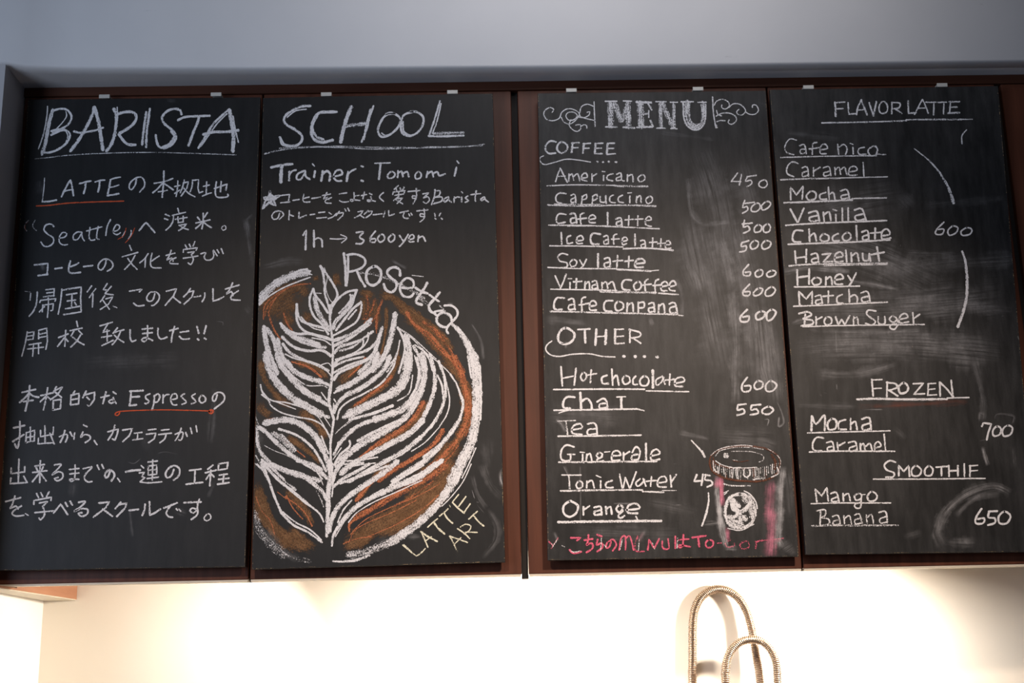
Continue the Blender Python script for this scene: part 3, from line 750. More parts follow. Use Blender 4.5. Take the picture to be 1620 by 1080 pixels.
# --- leaf drawing: brown coffee first
S = Strokes()
chalk_part(b2, '', 'b', 'a', '''w110 c.52 140,560 200,470 300,400 420,340 520,310/w150 c.42 200,620 300,530 420,460 500,440/w90 c.5 330,540 380,700/w70 c.5 470,560 560,640/w80 c.62 765,215 770,350/w50 c.5 560,270 620,270/
w60 c.55 950,380 1020,400 1100,430/w90 c.4 980,400 1010,520 990,650/w110 c.4 1080,420 1100,560 1060,680/w80 c.58 1130,400 1250,440 1350,520 1450,600 1620,780/w30 c.6 1195,510 1190,700 1155,900 1130,980/
w18 c.6 1305,820 1285,1000 1255,1080''', S=S)
chalk_part(b2, '', 'b', 'b', 'w110 c.55 540,590 640,660 760,760 880,900 980,1060/w50 c.5 640,600 740,640 860,760 960,900', S=S)
chalk_part(b2, '', 'b', 'd', 'w110 c.6 870,0 960,110 1040,240 1080,400 1080,560 1020,700/w130 c.58 1000,740 900,850 780,970 640,1080/w60 c.55 470,0 460,110 380,240 230,360 80,480', S=S)
chalk_part(b2, '', 'b', 'c', '''w60 c.55 115,40 150,200 220,310 300,400 400,450/w70 c.45 115,400 140,480 230,535/w60 c.6 400,65 500,85 620,130 700,220/w90 c.6 1000,70 900,150 830,220 780,260/w80 c.62 430,490 560,560 640,650 700,740/
w50 c.6 340,700 460,780 560,860 640,940/w80 c.6 1530,380 1480,520 1350,640 1200,740 1050,860/w30 c.5 1310,0 1290,120''', S=S)
chalk_part(b2, '', 'b', 'f', 'w150 c.6 1000,-40 900,90 780,230/w230 c.58 820,160 640,350 480,460 330,560/w150 c.55 330,560 180,640 40,700/w60 c.6 440,20 300,120 140,320', S=S)
chalk_part(b2, '', 'b', 'f', 'w160 c.6 1000,60 860,200 700,330 520,440/w130 c.62 900,230 760,360 560,500 300,620/w150 c.58 560,430 360,520 120,650/w90 c.55 300,600 120,690 0,730', S=S)
chalk_part(b2, '', 'b', 'a', 'w120 c.5 150,620 230,500 330,420/w90 c.5 130,560 160,480 280,400 430,330/w80 c.5 360,480 420,560/w110 c.5 430,400 520,330/w70 c.55 1250,430 1400,600 1500,760', S=S)
chalk_part(b2, '', 'b', 'd', 'w80 c.6 1060,250 1095,400 1080,560 1000,720 900,850', S=S)
chalk_part(b2, '', 'b', 'e', 'w130 c.6 80,160 120,400 250,600 450,740/w90 c.55 350,560 480,680 600,740/w100 c.5 90,260 150,430 280,600/w90 c.5 200,500 330,650 480,740/w90 c.52 100,200 115,320 160,430 230,530 320,620 430,700 560,750/w80 c.55 330,220 430,330 520,450 565,560', S=S)
S.build('coffee_shading', M['b'], b2, 'brown chalk shading of the coffee')
S = Strokes()
chalk_part(b2, '', 'o', 'a', '''w12 c.8 145,620 150,520 200,450 300,380 420,330 550,318/w16 c.6 150,600 190,500 260,430/w18 c.75 200,620 240,720 290,790/w14 c.7 215,640 190,560 250,440 340,360/w18 c.7 320,570 350,660 390,720/
w20 c.6 1025,420 1040,520 1000,620/w22 c.6 1100,450 1060,560 1010,660/w26 c.65 1160,460 1120,570 1110,700/w20 c.6 1130,560 1050,680/w9 c.8 1110,640 1110,740''', S=S)
chalk_part(b2, '', 'o', 'b', 'w34 c.75 560,560 620,660 760,760 860,870 950,980 1030,1080/w30 c.6 700,640 800,720 900,840 980,960 1050,1070/w10 c.8 790,690 900,790/w20 c.65 640,680 780,820 900,940', S=S)
chalk_part(b2, '', 'o', 'd', 'w60 c.72 960,20 1030,180 1070,350 1080,500 1060,600 1010,700/w20 c.6 1100,330 1105,560 1060,700/w46 c.7 985,740 900,840 820,910 720,1000 640,1070/w20 c.6 1000,780 900,900 760,1030/w8 c.8 210,30 150,120 60,195/w44 c.78 870,650 780,780 620,890 450,990 320,1080/w14 c.8 420,190 330,280 230,360 110,440', S=S)
chalk_part(b2, '', 'o', 'c', '''w22 c.85 390,65 480,90 560,130 640,195/w14 c.85 1012,30 960,110 872,195/w30 c.7 1240,190 1150,280 1050,350 930,440/w44 c.72 1510,410 1450,520 1330,640 1180,730 1060,810/w18 c.85 1080,790 960,890/w12 c.75 320,740 400,800 500,880/w8 c.7 160,560 240,545''', S=S)
chalk_part(b2, '', 'o', 'f', '''w60 c.68 900,30 760,130 600,210 420,310 260,400 120,480/w24 c.8 560,230 400,310 230,430 80,520 70,590/w8 c.9 840,190 640,300 400,400 200,500 80,620/w9 c.9 830,285 700,400 500,520 350,590 230,640/
w8 c.85 640,330 420,440 150,560 60,690/w20 c.6 780,170 600,300 450,380/w40 c.8 420,60 280,150 130,330/w12 c.7 260,640 130,660 20,700''', S=S)
chalk_part(b2, '', 'o', 'e', 'w9 c.75 80,300 130,420 200,500 240,620/w12 c.85 340,290 400,400 480,490/w14 c.8 330,300 430,370 510,450 560,550/w7 c.9 265,260 340,320', S=S)
S.build('orange_highlight', M['o'], b2, 'orange chalk highlights in the coffee')
# rim
S = Strokes()
chalk_part(b2, '', 'w', 'a', 'c.8 w80 104,470 170,388 260,312 370,255 450,228 520,222/w12 c1 110,500 200,420 320,350 440,300 545,262/w14 c1 110,430 200,350 320,280 420,215 520,190/w9 c.9 380,240 480,225 560,240/w12 c.9 500,200 550,210', S=S)
S.build('cup_rim', M['w'], b2, 'broad white chalk arc of the rim at the upper left')
S = Strokes()
chalk_part(b2, '', 'w', 'e', 'c.42 w70-110 80,440 100,560 160,650 230,720 320,790/c.3 w50 330,780 430,830 540,850', S=S)
S.build('cup_rim', M['w'], b2, 'rubbed white chalk arc of the rim at the lower left')
S = Strokes()
chalk_part(b2, '', 'w', 'e', 'c.7 w18 740,850 860,852 1000,820/c.55 w60 870,790 1000,780', S=S)
S.build('cup_rim', M['w'], b2, 'rubbed white chalk arc of the rim at the bottom')
S = Strokes()
chalk_part(b2, '', 'w', 'b', 'c.85 w34-60 950,665 1000,712 1050,780/w60-100 1050,780 1100,880 1125,980 1140,1080', S=S)
chalk_part(b2, '', 'w', 'd', 'c.86 w105-95 1118,0 1145,120 1160,300 1158,450 1145,600/w95-110 c.8 1145,600 1110,750 1050,880 985,1000 940,1080/w16 c1 1080,20 1110,200/w14 c1 1185,100 1195,350 1190,560/w10 c1 1150,800 1080,960 1030,1060', S=S)
chalk_part(b2, '', 'w', 'f', 'c.8 w100-80 1040,-40 980,130 920,230 850,330 760,430/w80-90 c.78 760,430 650,530 540,610 420,690/w90-70 c.55 420,690 280,745 150,785 60,800/w22 c.7 30,850 120,845 240,800/w9 c1 1110,20 1040,170 940,300 860,380', S=S)
S.build('cup_rim', M['w'], b2, 'broad white chalk arc of the rim down the right side')
# leaves
S = Strokes()
chalk_part(b2, '', 'w', 'a', '''c.95 w20 630,165 655,230 666,330 670,400 690,470 712,540/632,165 680,230 740,320 776,400 762,450 715,515/w7 c.8 665,180 690,260 678,350 705,440 735,480/w7 570,395 640,400/
c.95 w20 715,500 712,600 722,700 735,800 740,900 735,1000 735,1080/w22 570,360 590,420 640,480 695,565/w20 570,360 540,440 545,520 580,600 640,660 700,750/c.8 w50 580,440 605,540 655,630 712,710/c.95
w20 945,372 860,388 780,450 732,520 715,600/940,375 915,450 900,500 840,570/c.85 w40 905,420 880,510 810,590 760,640 740,700/w18 885,410 892,450 850,510 790,570/c.95
w22 980,475 900,540 830,630 765,715/w18 985,490 975,560 940,640 870,690 790,735 740,760/w8 975,465 982,500/w16 940,540 870,620/
w22 430,500 440,580 480,640 560,670 640,690 700,710/w22 430,490 430,620 470,700 560,750 660,770 735,800/w12 465,600 560,690 660,720/
w24 290,655 350,710 430,745 550,745 650,775 740,800/w34 c.85 300,680 380,760 480,815 600,850 675,860/w46 340,720 420,775 520,800 620,840/c.95 w12 560,780 660,800 720,840/
w36 c.85 1065,620 1000,680 900,745 800,785 740,805/w34 1060,650 960,730 850,800 740,850/w30 1080,725 1000,785 900,825 800,855 750,910/w14 c.8 1040,735 1035,800 980,870 860,935 760,965/w22 c.7 980,800 900,860 800,890/w14 c.9 1000,800 985,860 900,920 770,980/
c.86 w56 150,690 165,800 190,900 225,1000 260,1080/w46 175,700 235,800 265,920 305,1010 350,1080/w40 265,790 290,880 330,980 410,1070/w26 305,770 400,855 520,890 640,885 725,935/w30 310,830 370,905 480,965 600,1010 700,1060/w30 330,960 370,1020 440,1080/
w32 c.9 1160,690 1120,800 1040,880 900,925 790,965 750,1010/w44 c.86 1140,750 1095,900 1040,1000 960,1080/w56 1270,575 1250,700 1212,850 1155,970 1080,1060/w12 c.9 1310,800 1280,930 1210,1020 1150,1080/w18 c.7 1290,900 1250,1000 1200,1070/
w60 c.86 1360,760 1392,880 1392,1000 1380,1080/w20 1290,690 1340,790 1350,900 1300,1080/w10 c.8 1290,690 1400,760 1500,850 1620,960/w8 1300,700 1420,790 1540,920/w30 c.85 1425,850 1480,950 1515,1080/w16 1440,840 1540,920 1590,1060/w12 1500,870 1570,980 1610,1080/w10 1435,930 1470,1060/
w20 c.85 735,1030 850,975 1000,940/w20 740,1080 880,1010 1040,960''', S=S)
chalk_part(b2, '', 'w', 'c', '''c.86 w76 165,0 195,120 245,220 325,315 425,395 545,465 640,520/w30 640,520 705,540/w66 265,0 295,90 355,170 435,260 525,335 620,385/w40 600,375 700,440/w54 345,60 385,125 445,170 545,210 640,235/w30 620,230 705,265/
c.9 w14 330,0 420,40 560,70 660,115 735,200/w10 c.8 420,205 520,268 650,270 690,290/w9 c.9 640,92 700,78 735,120/
w22-30 c.95 735,0 737,120 728,220 715,300/w34-26 715,300 705,400 722,480 748,560/w20 745,560 735,640 718,760 718,860 722,950/w50 c.92 720,930 722,1000 722,1080/w12 640,328 685,392/748,385 762,408/w9 745,420 740,480/
w14 c.85 120,262 142,335 222,398 340,415 480,455 620,500/w10 125,300 190,380 300,425 420,470/w14 130,345 188,395 215,445 300,500 420,535 560,560 660,620 725,740/w8 590,468 650,520 720,620/w8 620,545 680,640 715,700/
c.88 w64 155,590 300,562 420,580 520,640 600,720 655,820/w46 655,820 695,930 718,1030/w22 275,640 400,680 500,740 580,820 640,920 680,1000/w14 640,700 700,850/
w44 c.86 110,625 165,665 245,745 345,835 455,910/w40 455,910 560,970 640,1015 685,1060/w60 c.6 230,680 310,730 400,820/w30 c.7 300,690 420,820/
w40 c.75 92,620 92,740 130,850 230,950/w50 c.8 230,950 380,1015 520,1055 620,1080/w20 c.85 130,900 200,960 320,1070/w7 c.6 150,780 250,830 330,860 460,920/w14 80,865 130,960 180,1080/w9 75,935 140,1000 160,1040/w8 c.5 75,530 110,620/
c.88 w26 1080,0 1010,60 900,110 790,160 748,220/w60 c.85 1120,0 1085,100 990,190 880,258 780,305/w24 830,280 750,330/w50 1225,20 1180,120 1080,220 960,300 850,350/w40 860,345 780,420 745,500/w16 1275,30 1250,120 1150,250 1000,340 880,400 800,470 775,560/
w95 c.84 1378,0 1372,140 1322,265 1230,345/w85 1230,345 1100,410 960,475 870,515/w40 c.88 900,510 830,540/w12 1420,180 1390,330 1290,400/w26 1250,440 1100,500 960,540 880,560/
w34 c.88 1450,30 1475,150 1455,280 1400,380/w64 c.84 1500,0 1520,130 1500,270 1430,390/w70 1430,380 1330,470 1210,520 1090,560/w44 1100,560 960,610 860,690 790,770/w24 790,770 745,860/
w60 c.85 1500,300 1410,480 1280,600 1130,690/w64 1130,690 980,770 860,860 770,950/w30 c.9 1320,560 1100,660 950,740/w20 880,740 880,790 800,860 750,950/w10 810,800 740,900/w8 c.7 880,570 800,640 760,680/w12 c.5 900,570 780,650/
w14 c.8 850,915 1000,900 1120,880/w10 820,975 950,950 1100,930/w18 840,940 1000,930''', S=S)
chalk_part(b2, '', 'w', 'd', '''c.86 w34 755,0 790,120 800,220/w44 800,220 790,320 745,450 690,560/w60 700,560 590,670 430,760 260,850/w56 260,850 80,950 0,1020/w20 c.8 700,20 720,160 690,300/
c.85 w24 830,60 880,200 890,350/w34 890,350 850,480 780,600 670,720/w50 c.8 680,710 530,830 330,940 150,1040/w40 150,1040 60,1090/w12 c.85 850,100 900,250 925,400 900,520 840,615/w18 820,180 860,270 870,380/w10 c.8 840,620 720,750 600,830/
c.85 w9 740,0 850,90 930,170 985,250/w16 930,170 985,260 1020,350/w24 1020,350 1040,430 1012,560/w44 1012,560 930,680 830,800/w56 830,800 700,920 560,1010 440,1090/w10 c.9 990,260 1025,400/w20 c.8 820,790 700,880/''', S=S)
chalk_part(b2, '', 'w', 'e', '''c.92 w50 705,0 715,120 700,260 698,400/w44-26 698,400 690,520 685,640/w14 722,0 738,200 730,300/w12 735,440 720,600/
w22 c.92 130,0 180,130 240,300 300,440/w22-18 c.85 300,440 400,540 520,600 645,690/w28 c.88 150,20 200,80 290,170 400,260 520,360/w20-14 520,360 620,440 660,515/w14 310,430 420,520 540,580 640,670/
w50 c.82 200,20 330,75 470,115 570,185/w40 570,185 650,260 690,330/w24 c.6 240,70 330,170 420,240/w14 c.45 580,220 630,310 660,385/w40 c.85 430,-10 550,20 640,70/w8 620,110 655,200/w10 600,90 650,150/w12 90,20 140,70/
w40 c.9 830,0 765,80 732,180/w34 c.85 1050,20 930,90 820,150 745,212/w24 c.8 1200,40 1060,90 930,140 800,185/w10 840,45 1000,20/
w56 c.84 1290,0 1150,110 1010,200 880,290/w50 880,290 780,390 725,500 700,600/w14 c.8 900,330 830,410 780,520/
w60 c.86 1620,20 1480,120 1290,205 1110,285/w50 1110,285 960,370 860,460 780,560/w34-20 780,560 740,640 730,720/w10 c.9 1500,160 1280,260 1100,340 950,430 870,520/w10 c.8 760,640 830,520''', S=S)
chalk_part(b2, '', 'w', 'f', 'c.86 w50 860,-10 740,80 640,150 480,205/w24 c.8 700,30 560,110 420,200/', S=S)
S.build('leaf_strokes', M['w'], b2, 'white chalk leaf strokes of the drawing')
chalk_part(b2, 'drawing_lettering', 'w', 'a', '''c.96 w24 832,58 845,180 850,335/w20 868,75 868,200 856,335/w20 858,72 930,66 1000,95 1015,140 980,185 900,212 870,215/w22 945,212 975,280 1015,342/
w24 1085,172 1038,200 1022,260 1042,318 1090,330 1138,292 1150,222 1122,178 1085,172/w23 1312,250 1308,200 1270,177 1222,190 1202,225 1230,265 1275,300 1280,350 1240,390 1192,370 1172,320/
w21 1330,352 1380,357 1425,345 1422,292 1372,270 1322,310 1312,370 1340,423 1400,430 1428,400/w24 1545,310 1508,375 1460,440 1452,480 1500,498/w22 1442,352 1490,382 1548,402/
w24 1650,392 1608,445 1560,505 1575,555 1612,570/w20 1562,412 1600,440 1645,470/w20 1690,505 1750,505 1796,540 1800,590 1750,650 1715,690 1710,722 1725,742/w24 1680,560 1740,590 1755,635/1680,560 1635,590 1625,640 1660,680 1712,692/w18 1625,590 1600,560 1680,545/
c.42 w26 965,222 1100,240 1250,292 1400,370 1520,440/w40 1480,440 1560,500/w8 c.8 1415,246 1510,257/w16 c.5 1650,500 1700,560''', 'white chalk word Rosetta curving round the rim')
chalk_part(b2, 'drawing_lettering', 'y', 'f', '''c.8 w11 525,712 580,760 640,805/w7 535,708 600,768/w13 c.65 640,805 670,790 717,743/c.88 w12 680,595 710,660 740,732/w15 680,597 740,640 820,682/w11 715,680 770,642/
w12 738,560 780,522 822,488/w17 790,520 830,572 882,617/w12 838,467 880,432 912,403/w15 878,440 910,490 952,526/w7 925,372 932,388/w15 950,350 1000,400 1050,440/w11 952,342 1003,280/w13 1003,382 1065,298/w12 1048,435 1102,360/
c.6 w12 925,635 960,700 992,772/w14 c.8 925,637 1000,662 1077,690/w10 970,702 1022,650/w13 992,572 1050,612 1097,657/w11 1018,560 1060,535 1106,550 1092,590 1048,618/1060,602 1162,605/w13 1088,492 1162,425/w14 1130,460 1170,510 1217,550''', 'cream chalk words LATTE ART set slantwise')
S = Strokes()
chalk_part(b2, '', 's', 'f', 'w60 c.55 1372,60 1362,140 1392,220/w90 c.2 1200,20 1270,200 1380,320/w50 c.2 1120,120 1160,270 1240,400/w70 c.14 1250,400 1330,540 1320,680 1200,830/w10 c.6 1115,240 1140,320/w8 c.5 1150,345 1180,350/w6 c.3 1160,370 1220,440/w8 c.5 1140,90 1146,96/w60 c.2 560,640 680,640', S=S)
chalk_part(b2, '', 's', 'd', 'w24 c.25 1180,120 1205,130/w120 c.12 1240,700 1250,980', S=S)
chalk_part(b2, '', 's', 'b', 'w40 c.2 430,120 560,190/w30 c.2 1110,660 1190,800 1215,970/w40 c.3 900,490 960,495', S=S)
chalk_part(b2, '', 's', 'a', 'w80 c.14 130,180 350,130 500,130/w50 c.12 20,280 60,480', S=S)
chalk_part(b2, '', 's', 'c', 'w90 c.3 90,560 100,800/w80 c.25 200,680 330,760', S=S)
chalk_part(b2, '', 's', 'e', 'w60 c.3 70,420 90,560/w100 c.14 150,560 300,760 460,840/w120 c.12 1100,700 1300,640', S=S)
S.build('chalk_smudge', M['s'], b2)

# ================================================================== BOARD 3
b3 = make_board('chalkboard', 'chalkboard headed MENU listing coffees, with a takeaway cup drawn at the bottom',
                [(850.6, 147.4), (1211.5, 143.3), (1263.8, 880), (866.7, 886)], M['board_dusty'])
chalk_part(b3, 'chalk_title', 'w', 'G', '''c.62 w38 562,245 564,385/w34 588,250 625,350/w28 668,245 632,350/w34 668,242 672,388/c.8 w9 530,232 602,232/640,230 692,232/532,388 602,389/w11 640,391 710,395/
c.62 w42 745,245 750,385/c.75 w14 720,236 812,240/w11 790,242 814,285/w11 762,311 795,308/w8 796,288 796,332/w14 724,391 818,387/w13 805,350 822,387/
c.62 w24 867,242 871,390/c.8 w8 838,234 902,235/c.62 w32 878,245 908,312 945,388/w20 948,242 951,395/c.8 w8 925,238 972,238/w9 843,396 897,396/w9 930,398 968,400/
c.62 w44 1030,242 1026,310 1040,365 1078,392/w32 1125,242 1131,320 1120,368 1078,392/c.8 w9 993,235 1068,235/w8 1095,238 1147,238/w10 1005,240 1010,330 1035,385 1080,408 1125,385 1142,330 1142,245''', 'blocky white chalk title reading MENU')
chalk_part(b3, 'chalk_flourish', 'w', 'G', '''c.8 w7 205,300 216,282 195,270 165,285 155,310 170,340 210,351 250,335 265,300 300,278 345,285 372,310 352,345 315,370 280,360 262,330/340,300 305,300 290,320 305,346 335,346 360,322 340,300/
375,302 385,266 420,250 456,262/375,290 376,320 400,332 430,317 436,296 420,300/355,325 400,335 462,348/w8 462,235 464,300 468,385/w7 322,345 310,375 330,405 360,416 382,397 377,375 350,378/380,387 400,375 416,380 418,398''', 'curly white chalk flourish left of MENU')
chalk_part(b3, 'chalk_flourish', 'w', 'G', '''c.8 w8 1185,205 1190,300 1205,395/w12 1208,378 1212,392/w7 1195,256 1210,231 1245,220 1280,236 1286,262 1262,280 1240,270 1242,255/1285,270 1310,248 1350,250 1380,275 1386,296 1365,316 1340,312 1332,295 1346,281/
1385,296 1410,311 1445,311 1466,286 1450,256 1430,256 1428,270/1210,288 1216,310 1240,322/1205,324 1240,306 1290,305 1327,327 1327,355 1300,373 1280,362 1287,345/1210,357 1232,350 1262,351''', 'curly white chalk flourish right of MENU')
chalk_part(b3, 'chalk_lettering', 'w', 'G', '''c.78 w12 230,480 195,475 168,500 165,525 185,550 228,548/265,480 240,500 238,530 265,549 295,530 299,500 265,480/w13 331,485 325,545/w10 325,488 372,485/325,516 364,515/w13 400,490 393,548/w10 395,492 441,488/395,519 432,518/
w13 472,490 466,548/w10 468,490 517,488/468,519 507,518/465,551 512,552/w13 545,490 540,552/w10 542,489 587,488/542,521 582,520/540,556 592,552/
w7 155,565 132,577 135,600 160,618 220,605 290,586 360,590 442,603/w12 480,600 485,602/515,603 520,604/548,600 555,602/592,602 600,603''', 'white chalk heading COFFEE with a wavy dotted underline')
chalk_part(b3, 'chalk_lettering', 'w', 'G', '''c.78 w9 256,640 240,680 227,723/w10 256,640 280,690 299,726/w8 238,691 286,688/w10 310,675 308,719/310,691 328,675 338,713/340,690 362,675 376,719/388,701 421,695 412,670 390,680 388,710 421,718/450,675 450,721/450,691 477,675/
521,685 520,716/w7 511,660 529,662/w10 577,675 545,685 542,708 576,718/600,678 625,670 631,712 646,718/628,691 600,700 600,716 628,712/666,680 665,721/666,691 695,680 701,723/755,680 730,700 740,723 768,713 771,690 755,680/
w8 175,748 350,742 590,745/w13 c.62 590,749 788,752''', 'white chalk line reading Americano, underlined')
chalk_part(b3, 'chalk_price', 'w', 'G', 'c.8 w9 L 1338,670 1297,722 1358,722/1362,678 1348,744/1397,694 1386,720 1418,714 1424,735 1394,752/1395,692 1452,684/1505,712 1472,725 1470,750 1500,759 1519,738 1505,712', 'white chalk price 450')
chalk_part(b3, 'chalk_lettering', 'w', 'G', '''c.78 w10 291,796 250,792 229,815 235,845 266,855/320,806 345,801 351,851/348,820 322,831 325,851 348,845/391,810 385,860/388,816 415,800 416,825 390,835/456,810 450,860/452,813 478,800 481,825 455,838/500,810 502,845 531,845 533,808/533,810 536,856/
581,805 560,815 560,845 591,850/636,805 610,820 612,845 641,850/680,810 680,851/w7 667,792 691,790/w10 722,812 720,851/722,823 745,808 749,851/800,812 778,832 788,856 815,845 816,820 800,812/
w11 c.68 180,865 400,870 640,866 840,872/w7 220,858 400,862 500,860''', 'white chalk line reading Cappuccino, underlined')
chalk_part(b3, 'chalk_price', 'w', 'G', 'c.88 w10 1380,856 1440,848/1382,836 1368,880 1394,874 1400,895 1368,916/1450,855 1425,875 1421,900 1450,905 1475,885 1472,858 1450,855/1510,845 1485,870 1490,895 1520,885 1540,860 1530,845 1510,845', 'white chalk price 500 beside Cappuccino')
chalk_part(b3, 'chalk_lettering', 'w', 'G', '''c.8 w11 291,923 250,918 232,945 240,976 286,970/w12 315,921 345,918 356,976/350,941 320,951 322,976 352,970/w11 401,915 378,925 382,981/362,951 416,945/430,956 471,945 455,925 432,940 435,971 471,973/w12 545,910 545,990/w11 595,951 625,945 632,993/628,961 600,971 602,991 630,986/
w9 675,930 672,991/650,956 701,952/730,930 728,991/710,953 761,950/w10 775,961 811,955 800,935 778,950 778,986 813,996/w9 185,988 400,990 600,998 860,1010/w7 c.6 300,994 560,992''', 'white chalk line reading Cafe latte, underlined')
chalk_part(b3, 'chalk_price', 'w', 'G', 'c.9 w11 1366,981 1427,975/1380,958 1374,1000 1400,993 1411,1018 1374,1037/1465,985 1440,1005 1445,1031 1475,1026 1486,1000 1465,985/1520,980 1495,1000 1500,1031 1530,1026 1537,996 1520,980', 'white chalk price 500 beside Cafe latte')
chalk_part(b3, 'chalk_lettering', 'w', 'H', '''c.82 w11 262,30 265,101/321,48 298,60 300,96 331,92/355,81 396,75 385,50 360,60 358,96 391,96/w13 501,41 455,35 440,65 450,98 491,101/w10 520,56 545,50 551,99/545,73 522,82 525,101 548,96/601,40 582,50 582,101/568,71 616,68/630,86 666,76 655,58 635,68 636,104 661,98/
w12 711,40 713,111/w10 745,81 770,78 776,121/772,98 748,106 755,123 775,118/820,63 818,126/800,91 846,88/870,68 868,126/850,99 891,95/895,106 929,101 918,80 898,90 900,126 931,126/w9 190,111 400,113 640,118/w11 640,129 800,126 945,139''', 'white chalk line reading Ice Cafe latte, underlined')
chalk_part(b3, 'chalk_price', 'w', 'H', 'c.9 w11 1364,92 1407,80/1362,97 1360,116 1390,112 1386,140 1350,149/1440,80 1415,105 1425,131 1455,120 1466,90 1440,80/1510,80 1485,105 1495,131 1530,120 1541,90 1510,80', 'white chalk price 500 beside Ice Cafe latte')
chalk_part(b3, 'chalk_lettering', 'w', 'H', '''c.82 w10 301,166 265,158 240,180 255,205 296,215 296,240 255,246/335,195 315,215 325,239 350,230 356,205 335,195/375,198 391,226/416,193 395,235 382,246/w14 486,160 486,241/w12 525,191 555,185 561,241/555,211 525,220 530,243 558,236/
w11 605,170 602,241/578,206 637,200/675,175 672,241/648,206 702,200/w13 715,221 771,213 755,191 720,200 715,241 762,241/w9 180,243 350,249 600,251/w12 600,255 750,262 810,266/w7 790,266 856,260''', 'white chalk line reading Soy latte, underlined')
chalk_part(b3, 'chalk_price', 'w', 'H', 'c.9 w11 1406,225 1375,260 1376,291 1410,291 1416,271 1384,273/1470,258 1445,275 1455,301 1485,291 1491,263 1470,258/1545,262 1515,280 1525,301 1560,293 1571,269 1545,262', 'white chalk price 600 beside Soy latte')
chalk_part(b3, 'chalk_lettering', 'w', 'H', '''c.84 w11 224,294 240,330 256,370/291,284 275,330 257,370/315,335 315,371/w8 304,312 326,312/w11 355,310 352,371/335,331 387,328/408,330 405,376/408,346 430,330 436,376/450,331 475,325 486,373/478,346 450,356 455,376 480,369/
510,335 510,376/510,351 535,330 546,371/548,346 575,330 591,376/w12 691,321 650,320 632,345 640,376 681,381/730,330 705,350 715,381 745,371 749,341 730,330/w11 791,315 772,330 775,386/758,351 812,345/856,315 835,330 835,386/820,353 868,350/
w12 870,361 911,351 900,330 875,340 872,381 906,386/920,361 961,351 948,325 925,340 922,379 956,386/w9 198,376 400,379 600,383/w14 c.65 500,390 840,398/w10 c.85 855,400 976,409''', 'white chalk line reading Vitnam Coffee, underlined')
chalk_part(b3, 'chalk_price', 'w', 'H', 'c.9 w11 1411,345 1375,385 1372,411 1405,416 1413,391 1380,392/1465,370 1435,395 1440,416 1475,406 1491,376 1465,370/1545,362 1510,385 1510,416 1545,413 1569,381 1545,362', 'white chalk price 600 beside Vitnam Coffee')
chalk_part(b3, 'chalk_lettering', 'w', 'H', '''c.84 w13 281,431 240,428 220,455 222,496 266,499/w12 305,441 335,435 346,501/340,466 308,476 310,501 342,496/411,425 388,435 388,506/370,471 431,462/435,481 476,471 460,445 438,460 438,501 476,503/576,446 535,448 522,475 530,506 571,511/
610,450 590,475 600,506 635,496 641,466 610,450/666,460 662,513/666,476 695,460 701,511/732,455 732,516/732,460 765,455 766,486 735,491/795,466 825,460 831,516/828,486 795,493 800,516 828,509/858,470 855,521/858,481 885,465 893,521/920,466 955,460 971,526/960,481 925,491 930,521 965,516/
w11 c.7 195,511 400,516 600,521 800,526 970,531/w9 978,535 1006,538''', 'white chalk line reading Cafe Conpana, underlined')
chalk_part(b3, 'chalk_price', 'w', 'H', 'c.92 w13 1397,500 1355,545 1360,573 1400,571 1406,541 1370,546/1480,510 1450,530 1455,561 1490,551 1506,521 1480,510/1545,500 1515,525 1520,566 1550,556 1571,516 1545,500', 'white chalk price 600 beside Cafe Conpana')
chalk_part(b3, 'chalk_lettering', 'w', 'H', '''c.86 w15 290,612 250,640 245,690 285,711 330,690 341,645 290,612/w12 363,622 437,618/w15 405,622 409,702/476,620 470,716/w17 536,625 531,711/w10 475,666 530,661/w15 591,620 590,706/w10 585,622 642,620/590,666 642,662/590,709 647,705/
w12 680,620 681,701/675,622 742,640 740,665 690,673/700,673 747,706/w9 205,692 175,715 168,745 195,775 250,786 330,773 430,770 510,785 590,789/w19 641,785 648,786/709,786 716,787/766,786 773,788/843,788 851,790''', 'white chalk heading OTHER with a wavy dotted underline')
chalk_part(b3, 'chalk_lettering', 'w', 'H', '''c.86 w12 260,848 268,966/352,858 341,961/w10 268,919 337,906/w11 395,885 380,910 395,936 415,915 412,890 395,885/445,868 440,946/413,901 477,890/w13 541,901 510,915 515,951 551,951/w12 570,863 576,961/575,926 600,901 613,961/650,905 635,930 650,956 680,941 676,911 650,905/
716,906 700,925 702,956 726,956/770,905 742,930 750,961 785,961 796,926 770,905/w17 820,870 821,976/w10 870,911 840,930 845,961 870,946 888,912/878,905 895,956/w11 925,893 922,961/897,931 951,925/w12 955,951 1012,936 1000,912 960,925 958,966 1002,969/
w11 215,988 500,985 770,986/w9 780,996 1040,1001''', 'white chalk line reading Hot chocolate, underlined')
chalk_part(b3, 'chalk_price', 'w', 'H', 'c.9 w12 1397,913 1365,960 1370,999 1410,996 1416,966 1380,966/1460,935 1438,960 1450,986 1485,976 1491,946 1460,935/1540,935 1510,960 1515,996 1550,996 1576,961 1540,935', 'white chalk price 600 beside Hot chocolate')
chalk_part(b3, 'chalk_lettering', 'w', 'I', '''c.88 w14 267,263 220,262 198,290 200,326 241,331/w16 301,235 306,331/w14 306,291 340,271 366,300 371,331/w12 403,292 440,271 462,290 466,331/455,301 420,306 420,331 460,326/w9 523,262 577,260/w16 551,264 551,328/w11 140,343 400,339 650,335/w9 640,333 690,345/w7 170,360 200,350 240,342''', 'white chalk line reading Chai, underlined')
chalk_part(b3, 'chalk_price', 'w', 'I', 'c.88 w12 1262,311 1312,305/1262,314 1260,341 1294,335 1301,360 1256,373/1345,313 1402,308/1345,316 1342,341 1374,335 1386,360 1338,371/1450,320 1412,340 1415,362 1450,366 1479,341 1450,320', 'white chalk price 550')
